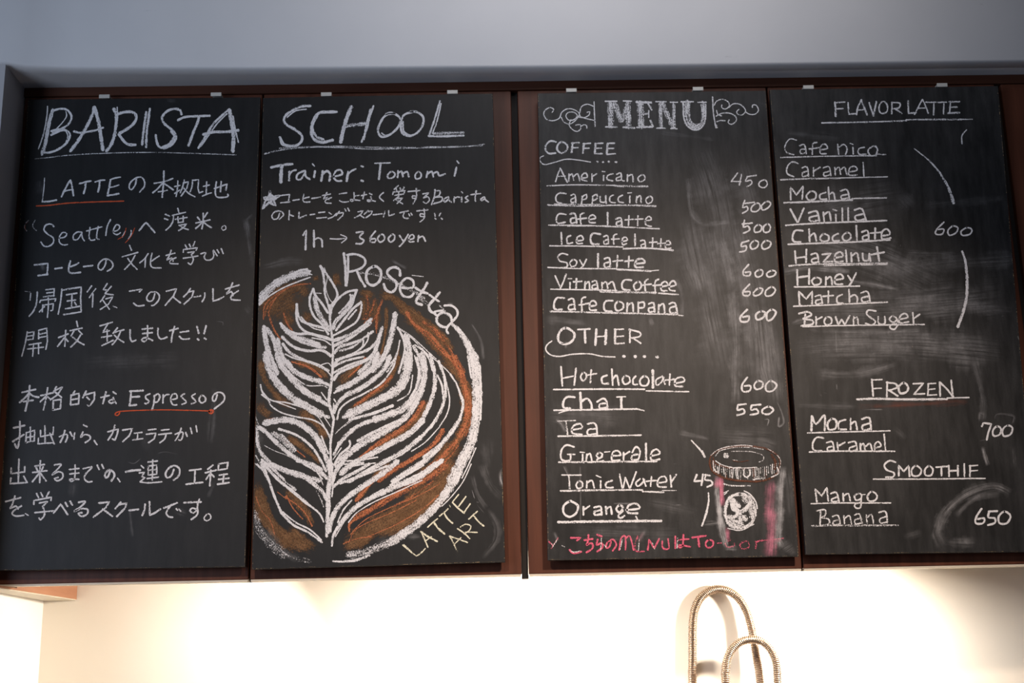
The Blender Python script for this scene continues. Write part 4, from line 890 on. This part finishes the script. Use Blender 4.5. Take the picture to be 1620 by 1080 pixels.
chalk_part(b3, 'chalk_lettering', 'w', 'I', '''c.6 w8 163,410 272,405/w14 212,412 223,490/c.8 w12 250,461 311,451 300,425 258,440 252,481 311,491/345,426 385,421 400,446 403,491/395,456 350,461 348,491 400,486/w11 165,501 400,499 672,495''', 'white chalk line reading Tea, underlined')
chalk_part(b3, 'chalk_lettering', 'w', 'I', '''c.84 w12 263,566 215,555 185,590 185,640 215,651 240,645 241,616/w10 223,612 268,612/w11 315,612 315,651/w8 299,598 326,600/w11 341,610 338,651/341,621 360,606 371,651/415,600 400,620 420,636 436,611 415,600/436,626 402,644 408,656 442,651/w7 448,598 482,595/
w12 495,621 546,616 530,590 500,600 495,646 541,646/565,600 565,646/565,616 602,595/617,600 640,566 665,590 656,641/650,611 615,621 618,646 655,641/w14 701,545 703,651/w12 730,621 786,606 765,580 735,600 735,646 786,641/w12 c.7 170,660 400,658 767,655''', 'white chalk line reading Ginger ale, underlined')
chalk_part(b3, 'chalk_lettering', 'w', 'I', '''c.8 w9 188,738 307,738/w12 c.7 230,741 236,821/c.84 w11 290,775 275,800 290,821 315,806 311,781 290,775/341,775 340,816/342,786 372,771 386,816/425,772 425,816/w8 398,740 427,752/w12 496,771 460,785 460,813 501,813/
w11 540,733 556,816/576,753 561,816/576,755 601,816/642,718 606,816/665,761 640,785 650,806 675,791 692,765/684,760 701,806/735,748 730,806/703,776 767,770/775,786 826,776 815,746 780,760 775,806 826,811/850,740 856,811/856,781 887,735/
w12 c.7 180,835 400,830 680,828/w11 c.85 680,838 810,843/w5 800,832 886,832''', 'white chalk line reading Tonic Water, underlined')
chalk_part(b3, 'chalk_price', 'w', 'I', 'c.9 w12 L 1012,735 995,776 1048,772/1049,733 1040,801/1067,740 1062,766 1098,772 1106,795 1073,811/1060,737 1092,741', 'white chalk price 45 running into the cup drawing')
chalk_part(b3, 'chalk_bracket', 'w', 'I', 'c.85 w7-13 978,526 1020,570 1045,600/w14 1042,592 1060,628/w9-14 1082,845 1084,900 1070,970/w14-10 1070,970 1058,1005 1043,1048', 'two curved white chalk bracket marks')
chalk_part(b3, 'chalk_lettering', 'w', 'I', '''c.86 w14 235,898 200,925 200,970 235,993 275,970 286,925 250,900 235,898/w12 320,930 320,981/320,951 357,926/w13 385,936 425,931 431,981/425,951 388,961 390,981 428,976/456,930 461,976/459,946 485,931 493,976/540,920 520,945 540,966 561,936 540,920/561,956 532,984 545,1001 571,986/
580,951 661,941 640,912 595,925 590,966 651,971/w10 640,990 650,1010/w16 165,1025 400,1021 600,1019 795,1018''', 'white chalk line reading Orange, underlined')
chalk_part(b3, 'chalk_lettering', 'p', 'J', '''c.6 w8 108,680 132,702/165,658 125,722/c.88 w12 L 243,658 302,658 280,674/235,730 260,752 307,742/325,672 377,664/351,640 345,690 338,702 370,690 376,720 338,747/403,638 432,650/407,668 400,702 430,690 436,715 403,742/
w11 488,680 480,710 460,721 463,690 500,668 521,700 498,737/538,732 550,660 576,650 576,730/576,662 600,645 612,670 626,732/c.6 652,648 638,690 637,735 690,740/c.8 L 713,732 720,668 752,722 782,663/800,678 805,720 840,722 836,663/
880,648 880,722/900,670 962,665/930,638 925,708 902,717 905,702 972,712/c.9 w13 983,656 1067,645/1020,652 1026,712/w11 1085,670 1065,690 1075,716 1105,711 1111,681 1085,670/c.7 w8 1138,690 1162,688/
c.5 w11 1217,670 1185,690 1200,716 1240,706 1240,692/1300,680 1275,700 1290,726 1325,716 1326,686 1300,680/c.55 1370,722 1378,685 1410,672/w8 1365,680 1450,672 1540,660''', 'pink chalk line along the bottom of the menu')
chalk_part(b3, 'chalk_lettering', 'w', 'J', 'c.5 w7 120,690 140,705/160,670 130,715/190,705 205,712/240,735 262,745 300,738/445,700 460,715/430,655 425,735/555,670 545,730/660,668 655,735/740,690 755,725/895,660 890,720', 'white chalk traces in the pink line', cov=.5)
# takeaway cup drawing
S = Strokes()
chalk_part(b3, '', 's', 'K', 'w80 c1.1 412,470 418,700 446,900 464,1120/w60 c1.0 430,700 470,1150/w110 c1.0 1215,360 1195,700 1178,1000 1165,1350/w90 c.9 1190,500 1170,1200/w150 c.5 1150,520 1140,1400/w200 c.16 900,50 1150,130/w120 c.25 1080,760 1060,1080', S=S)
chalk_part(b3, '', 's', 'J', 'w50 c1.1 1148,520 1172,640 1192,720/w60 c.5 1530,250 1510,640/w90 c.35 1500,640 1540,720/w50 c.45 1180,720 1260,720/w40 c.2 1050,570 1180,565', S=S)
S.build('cup_dust', M['s'], b3, 'smudged white chalk sides of the cup drawing')
S = Strokes()
chalk_part(b3, '', 'q', 'K', 'w80 c1.3 462,500 475,700 482,860/w90 c1.3 470,520 478,780/w130 c1.3 440,480 440,640/w150 c1.3 1085,520 1065,740/w130 c1.0 1080,560 1060,1000/w160 c1.3 1080,860 1070,1080/w170 c1.2 1060,1000 1080,1200 1060,1480/w110 c1.2 1110,900 1060,1460', S=S)
chalk_part(b3, '', 'q', 'J', 'w50 c1.1 1200,590 1200,680/w30 c.6 1440,680 1530,670/w40 c.4 650,690 690,620', S=S)
S.build('cup_colour', M['q'], b3, 'smudged pink chalk on the cup drawing')
S = Strokes()
chalk_part(b3, '', 'd', 'K', '''c.8 w22 330,330 340,250 430,175 560,135 740,120 920,130 1060,170 1160,240 1190,320/w26 330,330 360,420 460,490 600,530 780,548 900,550 1050,520 1150,450 1190,330/w16 370,260 400,330 500,370 620,390 900,385/
w10 610,295 700,312 800,295/w40 c.6 1080,230 1130,300 1120,400/w30 c.6 360,300 400,420 470,480/w20 c.65 520,440 540,520/590,440 610,520/860,400 870,520/1000,400 1020,500''', S=S)
S.build('cup_lid', M['d'], b3, 'dark brown chalk lid outline')
S = Strokes()
tick = ''
rr = random.Random(3)
for k in range(34):
    x = 375 + k * 24
    y0 = 300 + 95 * math.sin(math.pi * (x - 330) / 860) ** 0.6 + rr.uniform(-12, 12)
    y1 = y0 + rr.uniform(70, 130)
    tick += 'w%d c%.2f %d,%d %d,%d/' % (rr.choice((6, 8, 12)), rr.uniform(.45, .8), x, y0, x + rr.uniform(-8, 12), y1)
chalk_part(b3, '', 'w', 'K', tick + '''w14 c.6 345,230 430,165 560,125 740,108 850,122/w14 c.5 400,240 450,180 560,150 700,135 860,140 980,160/w10 c.5 1040,155 1140,220 1195,300 1180,400/w14 c.7 370,300 380,400 420,440/w14 c.7 400,300 480,350 600,380 760,388 900,378/
w70 c.7 525,228 535,240/w10 c.65 595,185 700,183 850,190 975,232 982,290 930,315/w8 c.6 610,288 670,295/w18 c.65 500,580 600,603 820,605/w20 c.75 618,388 705,382/662,392 666,512/752,402 742,470 782,500 822,460 812,402/w40 c.5 860,520 1000,510/w16 c.7 1150,380 1170,450 1080,500''', S=S)
S.build('cup_lid_highlight', M['w'], b3, 'white chalk ticks along the lid')
S = Strokes()
chalk_part(b3, '', 'w', 'J', '''w22 c.7 1275,392 1215,412 1188,470 1188,530 1220,585 1278,600 1335,575 1365,520 1362,460 1335,412 1275,392/w14 c.85 1250,392 1200,430 1184,500 1200,570/w60 c.62 1215,560 1275,580/w60 c.6 1330,430 1310,410/w44 c.8 1228,440 1262,462/w36 c.85 1235,430 1235,470 1268,500/
w30 c.72 1275,505 1310,480 1345,440/w26 c.75 1268,505 1240,530 1205,530/w30 c.65 1275,510 1275,560/w34 c.65 1297,530 1310,545/w40 c.6 1345,470 1352,530/w8 c.9 1300,372 1340,395 1372,440 1380,480/w6 1175,385 1205,370/1178,395 1195,382/1200,600 1280,612 1360,575''', S=S)
S.build('cup_emblem', M['w'], b3, 'round white chalk emblem with an S shape on the cup')
S = Strokes()
chalk_part(b3, '', 's', 'G', 'w320 c.2 1100,500 1200,800 1300,1400/w200 c.18 1350,600 1450,1000/w50 c.3 1040,700 1050,860 1080,940 1150,980 1290,970/w80 c.14 1330,860 1420,960/w30 c.1 850,420 1200,470/w60 c.12 1500,240 1490,260', S=S)
chalk_part(b3, '', 's', 'H', 'w260 c.22 1050,-100 1150,400 1250,900/w200 c.25 1330,0 1450,500 1500,1000/w90 c.4 1230,60 1290,250 1310,450 1330,700 1330,1080/w90 c.16 1330,200 1380,500 1420,900/w110 c.24 1520,480 1560,800 1590,1080/w50 c.25 960,310 1000,420 1000,560/w40 c.16 1060,250 1110,400/w60 c.16 160,560 450,590/w26 c.35 290,690 290,740/w200 c.10 1000,160 1150,500/w30 c.25 800,550 820,600', S=S)  # broadest strokes: wiped dust, with the board's sheen painted in as haze
chalk_part(b3, '', 's', 'I', 'w100 c.25 1240,20 1250,200/w160 c.2 1400,20 1460,260/w14 c.55 1500,290 1530,360 1540,420 1510,440 1515,380/w8 c.4 1420,400 1450,400 1440,440/1350,440 1375,450/w26 c.6 150,400 190,430 210,480/w24 c.3 200,680 240,760/w18 c.25 300,680 300,1040/w140 c.14 100,360 600,390/w40 c.18 900,480 1090,520/w180 c.16 1130,500 1500,520/w12 c.4 500,912 640,912/w8 c.5 880,920 920,920/w8 c.5 865,672 895,668/w100 c.16 1560,700 1590,1000/w80 c.1 700,900 1020,960', S=S)
chalk_part(b3, '', 's', 'J', 'w40 c.3 140,620 165,680/w40 c.3 700,600 660,680/w40 c.2 380,600 395,600/w120 c.2 1540,740 1600,700/w30 c.3 200,700 206,710/w14 c.4 1050,580 1170,560/w120 c.12 250,620 900,640', S=S)
S.build('chalk_smudge', M['s'], b3)

# ================================================================== BOARD 4
b4 = make_board('chalkboard', 'chalkboard headed FLAVOR LATTE with frozen drinks and smoothies, rightmost of the four',
                [(1217.6, 142), (1579, 135.7), (1641.5, 872.5), (1274.7, 876.9)], M['board_dusty'])
chalk_part(b4, 'chalk_title', 'w', 'M', '''c.74 w12 466,315 471,402/w9 465,318 527,314/468,356 517,354/w10 L 546,318 551,388 592,385/w11 626,300 605,350 598,391/626,300 646,350 663,393/w8 605,363 652,360/w11 675,318 701,399/719,311 701,399/w10 752,312 735,345 745,381 780,376 786,336 770,313 752,312/
815,315 812,386/812,316 862,321 856,349 815,356/835,356 874,384/w11 L 912,304 915,383 962,378/w10 1000,299 975,345 951,389/1000,299 1020,340 1036,383/w8 968,353 1022,350/w10 1020,315 1082,315/1070,318 1068,393/1095,315 1147,315/1131,318 1128,389/1171,315 1165,383/1163,312 1227,312/1165,346 1212,345/w12 c.65 1155,382 1227,379/
w9 c.72 385,441 700,435 905,428/w11 c.6 900,423 1100,420 1240,420/w7 c.8 1220,420 1305,418''', 'white chalk heading FLAVOR LATTE, underlined')
chalk_part(b4, 'chalk_bracket', 'w', 'M', 'c.72 w8 1269,484 1241,520 1242,569/w6-12 950,598 1040,670 1110,750/w12-20 1110,750 1160,840 1190,930', 'curved white chalk bracket strokes at the top')
chalk_part(b4, 'chalk_lettering', 'w', 'M', '''c.72 w8 232,546 190,540 162,580 170,620 216,635/w10 250,581 280,575 291,629/285,601 255,606 258,629 288,623/356,560 330,570 328,633/308,601 372,592/375,606 421,596 405,570 380,585 378,626 413,629/482,572 489,633/489,590 520,572 541,600 531,633/576,590 578,631/w7 558,566 577,573/
w10 646,590 612,600 612,631 656,633/w11 706,582 670,605 680,639 715,636 726,601 706,582/w8 135,652 400,645 720,641/720,632 776,635''', 'white chalk line reading Cafe nico, underlined')
chalk_part(b4, 'chalk_lettering', 'w', 'M', '''c.74 w10 242,689 205,680 175,710 175,750 216,769/265,716 295,710 306,766/298,736 268,746 270,769 300,761/336,715 335,766/336,736 377,711/395,716 430,710 441,763/432,736 398,746 402,766 435,759/465,712 468,761/468,731 490,712 501,756/503,726 525,712 539,759/550,741 601,729 585,705 555,718 552,759 601,759/638,683 643,769/
w10 c.68 135,788 300,782 500,778/w7 c.85 500,777 787,770''', 'white chalk line reading Caramel under Cafe nico')
chalk_part(b4, 'chalk_lettering', 'w', 'M', '''c.82 w11 L 196,911 195,834 231,881 272,827 266,906/320,858 292,885 305,911 345,903 349,869 320,858/411,865 375,880 378,906 416,906/426,833 430,906/430,881 455,865 466,906/500,856 540,850 556,906/545,876 505,886 510,906 548,899/w12 155,929 400,919 572,911/w9 570,903 782,898''', 'white chalk line reading Mocha in the upper list')
chalk_part(b4, 'chalk_lettering', 'w', 'M', '''c.88 w13 194,967 236,1046/w12 276,961 241,1046/305,991 355,981 371,1041/360,1006 312,1019 318,1041 362,1036/395,985 400,1041/400,1001 430,985 441,1036/471,1000 472,1041/w8 454,969 477,976/w11 511,961 512,1041/546,959 548,1039/w12 585,973 630,966 656,1036/640,996 590,1011 600,1036 645,1029/w11 165,1066 400,1051 650,1042 782,1037''', 'white chalk line reading Vanilla, underlined')
chalk_part(b4, 'chalk_lettering', 'w', 'N', '''c.88 w13 270,251 225,250 208,285 215,316 256,319/w12 308,240 312,316/312,286 340,266 353,313/395,270 375,295 390,316 425,309 426,281 395,270/486,268 455,285 455,311 493,313/540,262 512,285 525,311 558,301 561,273 540,262/596,219 600,309/630,259 665,251 673,306/668,276 635,286 640,309 670,301/712,234 710,301/683,266 747,260/760,281 801,271 785,240 755,255 755,301 807,294/
w11 180,333 400,326 600,318 802,306''', 'white chalk line reading Chocolate, underlined')
chalk_part(b4, 'chalk_lettering', 'w', 'N', '''c.86 w12 222,374 228,451/292,364 290,446/228,416 290,410/320,396 355,390 369,446/360,416 325,426 330,446 362,441/L 388,395 442,389 395,440 452,438/465,416 516,406 500,380 470,395 468,439 516,436/532,369 538,441/565,385 568,439/568,406 600,386 611,436/635,388 640,429 670,430 676,390/676,390 683,436/w13 722,349 736,436/688,396 767,382/
w11 c.72 185,466 300,456 500,452 785,448/w8 400,464 560,460 785,456''', 'white chalk line reading Hazelnut, underlined')
chalk_part(b4, 'chalk_lettering', 'w', 'N', '''c.92 w13 235,489 238,581/309,484 308,576/238,536 308,526/w12 350,535 325,555 340,581 375,573 379,546 350,535/412,532 410,581/412,549 440,531 449,579/465,551 516,541 500,515 470,530 468,573 513,576/545,524 566,556/596,508 570,560 552,587/w10 218,593 400,592 617,588''', 'white chalk line reading Honey, underlined')
chalk_part(b4, 'chalk_lettering', 'w', 'N', '''c.86 w12 L 251,701 245,621 291,666 327,621 326,696/w11 345,651 378,645 389,696/380,669 350,676 352,699 382,691/426,618 425,691/393,651 457,645/511,640 480,655 482,689 516,691/552,609 555,686/555,656 585,641 603,660 601,686/625,631 665,623 681,681/670,651 630,661 638,686 675,679/w10 213,711 420,703 680,691 787,686''', 'white chalk line reading Matcha, underlined')
chalk_part(b4, 'chalk_lettering', 'w', 'N', '''c.84 w12 246,756 300,745 322,765 272,786/285,760 280,831/272,789 326,796 329,820 260,831/w11 350,775 352,829/352,796 387,776/415,778 400,805 415,826 445,813 441,783 415,778/w12 L 470,775 486,824 507,790 526,824 556,769/w11 580,775 580,823/580,791 600,778 609,823/716,741 670,735 660,760 690,785 713,805 690,826 653,815/730,775 735,817 770,816 769,774/
820,770 798,790 820,809 845,791 820,770/845,791 851,820 830,851 804,845 806,826 851,815/860,791 911,779 895,755 865,770 862,811 916,806/941,750 946,821/946,786 983,760/w9 270,836 500,829 800,825 1012,822''', 'white chalk line reading Brown Suger, underlined')
chalk_part(b4, 'chalk_price', 'w', 'N', 'c.9 w10 1131,198 1085,245 1082,271 1120,271 1131,241 1095,243/1185,222 1155,250 1165,279 1205,263 1216,233 1185,222/1270,232 1235,255 1245,279 1290,271 1301,243 1270,232', 'white chalk price 600')
chalk_part(b4, 'chalk_bracket', 'w', 'N', 'c.88 w12-18 1242,375 1262,440 1272,540/w18 1272,540 1270,640 1250,740 1215,838', 'long curved white chalk bracket below the price')
chalk_part(b4, 'chalk_lettering', 'w', 'O', '''c.88 w12 690,154 699,256/w9 690,158 754,155/695,211 750,208/w12 785,170 782,259/780,173 836,181 841,206 790,221/800,223 850,256/w14 885,175 855,200 865,239 905,229 911,196 885,175/w11 L 943,181 1006,178 948,245 1014,242/1036,182 1032,249/w9 1032,180 1082,178/1035,216 1077,212/1030,251 1087,248/w12 1105,171 1108,256/1106,172 1150,215 1191,266/1175,160 1186,263/
w14 600,276 720,272 900,276 1150,275/w9 1150,268 1284,265''', 'white chalk heading FROZEN, underlined')
chalk_part(b4, 'chalk_lettering', 'w', 'O', '''c.84 w16 322,466 326,378/w13 326,378 352,426 402,374 403,466/w14 445,395 420,425 430,461 470,451 473,406 445,395/w12 531,400 490,415 490,456 536,459/561,393 562,461/562,431 590,411 601,461/w13 630,396 675,389 686,461/680,421 635,436 640,463 680,456/w9 298,481 500,475 802,468''', 'white chalk line reading Mocha under FROZEN')
chalk_part(b4, 'chalk_lettering', 'w', 'O', '''c.8 w12 396,513 355,508 330,545 338,586 386,591/w11 415,541 450,535 461,591/452,561 420,571 425,591 455,586/480,540 485,593/485,561 527,538/548,541 590,535 601,591/590,561 555,573 560,593 595,586/620,545 622,591/622,561 640,545 651,589/655,561 680,545 693,586/710,571 746,561 732,535 710,550 712,591 751,589/765,488 776,591/w10 310,598 500,592 832,593''', 'white chalk line reading Caramel under FROZEN')
chalk_part(b4, 'chalk_price', 'w', 'O', 'c.92 w12 L 1362,441 1371,420 1420,426 1401,480 1392,523/1455,440 1430,465 1435,499 1470,491 1479,456 1455,440/1520,435 1490,460 1495,499 1535,491 1549,451 1520,435', 'white chalk price 700')
chalk_part(b4, 'chalk_lettering', 'w', 'O', '''c.86 w12 836,660 800,650 768,675 780,705 826,725 821,749 776,751/L 855,742 855,680 886,716 916,680 921,746/960,680 935,705 940,741 980,739 993,706 960,680/1040,682 1015,705 1020,739 1055,736 1063,701 1040,682/1083,690 1152,685/1115,690 1116,741/1160,680 1162,746/1216,680 1216,743/1165,713 1215,710/1255,670 1256,746/1290,680 1290,746/w9 1285,682 1337,678/1290,713 1337,710/
w9 700,763 1000,762 1382,758''', 'white chalk heading SMOOTHIE, underlined')
chalk_part(b4, 'chalk_lettering', 'w', 'O', '''c.8 w11 L 356,901 345,822 386,866 416,814 426,896/440,851 475,845 491,901/480,871 445,886 452,901 485,896/515,850 518,896/518,866 548,851 559,896/610,850 585,865 595,891 625,881 626,856 610,850/626,881 621,936 590,936 588,915 620,905/w7 628,858 652,856/w12 690,838 665,865 675,896 712,891 723,861 690,838/w9 320,912 500,908 806,908''', 'white chalk line reading Mango, underlined')
chalk_part(b4, 'chalk_lettering', 'w', 'O', '''c.7 w10 353,956 405,950 406,985 375,996/378,960 375,1046/375,996 426,1006 429,1036 380,1046/450,991 485,985 499,1041/490,1011 455,1021 460,1043 492,1036/520,985 525,1036/525,1001 555,986 566,1036/585,981 615,975 633,1033/620,1001 588,1011 592,1036 628,1029/658,980 662,1031/662,996 690,979 701,1031/w11 735,966 775,962 786,1029/780,991 740,1006 748,1031 785,1023/w12 c.5 325,1048 600,1045 852,1045''', 'faint white chalk line reading Banana, underlined')
chalk_part(b4, 'chalk_price', 'w', 'O', 'c.95 w13 1361,943 1330,990 1325,1031 1370,1031 1376,1001 1338,1006/1403,960 1457,958/1405,966 1402,996 1440,1000 1441,1029 1398,1043/1500,960 1465,990 1470,1031 1515,1031 1536,986 1500,960', 'white chalk price 650')
S = Strokes()
chalk_part(b4, '', 's', 'M', 'w300 c.15 200,1000 900,900/w60 c.14 170,500 500,540/w60 c.14 500,600 480,660/w100 c.12 860,880 940,960/w60 c.08 1000,950 1500,900', S=S)
chalk_part(b4, '', 's', 'N', 'w300 c.24 250,300 700,420 1100,600/w260 c.26 300,720 900,700 1500,650/w260 c.24 300,960 900,950 1500,1000/w44 c.45 150,505 300,480 560,500/w36 c.4 540,560 700,580 860,610/w44 c.35 200,820 280,800 380,840/w40 c.25 300,850 600,870 1000,860/w160 c.16 200,960 600,930 1400,920/w120 c.13 800,480 1100,450 1600,420/w80 c.14 1000,760 1300,720 1550,740/w10 c.6 962,470 964,480/w8 c.5 865,330 866,350/w10 c.5 1580,890 1590,920/w10 c.4 1480,772 1500,770/w60 c.18 900,390 1200,400/w6 c.4 470,850 475,1000', S=S)  # widest strokes paint in glare on the board along with chalk dust
chalk_part(b4, '', 's', 'O', 'w70 c.25 350,120 600,120 850,60/w50 c.14 230,310 600,320/w10 c.5 370,240 385,262/w8 c.4 400,232 415,245/w8 c.35 476,180 478,220/w50 c.22 1310,30 1335,120 1370,290 1360,420/w30 c.45 1365,560 1380,620 1400,680/w16 c.35 1345,410 1350,360 1380,370/1440,400 1450,370 1500,365 1560,380 1550,430/w14 c.25 1345,530 1400,520/w50 c.12 1550,560 1560,700/w80 c.34 1540,850 1440,808 1300,840 1180,920 1115,1010 1105,1080/w50 c.2 1480,850 1320,880 1200,990/w10 c.35 640,338 760,338/w60 c.14 820,440 900,520/w20 c.3 1400,90 1410,100', S=S)
chalk_part(b4, '', 's', 'P', 'w80 c.34 1130,380 1090,470 1130,560/w70 c.34 1330,530 1200,530 1120,520/w50 c.12 880,500 1000,470', S=S)
S.build('chalk_smudge', M['s'], b4)
S = Strokes()
chalk_part(b4, '', 'n', 'O', 'w44 c.34 600,320 850,312 1280,292', S=S)
S.build('chalk_smudge', M['n'], b4, 'wiped red-brown chalk streak below FROZEN')

# ================================================================== hooks
hooks = [(165.3, 152.6, 'above the left end of the BARISTA board'), (342, 149.4, 'above the right end of the BARISTA board'),
         (516.3, 149.2, 'above the left end of the SCHOOL board'), (715.8, 145.6, 'above the right end of the SCHOOL board'),
         (904, 142.8, 'above the left end of the MENU board'), (1104.3, 140.6, 'above the right end of the MENU board'),
         (1279, 138, 'above the left end of the FLAVOR LATTE board'), (1490.5, 134.6, 'above the right end of the FLAVOR LATTE board')]
for x, y, t in hooks:
    p = at(x, y, 0.0)
    hw, hh = 0.0103, 0.0039
    root = bpy.data.objects.new('hook', None); root.location = (p.x, 0.01, p.z)
    COL.objects.link(root); bpy.context.view_layer.update()
    tag(root, 'small white hook ' + t, 'hook', 'white hooks holding the boards')
    from_bm('front_plate', box_bm(p.x - hw, p.x + hw, -0.0014, 0.0008, p.z - hh, p.z + hh, 0.0006), M['hook'], root)
    from_bm('arm', box_bm(p.x - hw * .9, p.x + hw * .9, 0.0008, YD - 0.0004, p.z + 0.0002, p.z + hh - 0.0005, 0.0003), M['hook'], root)
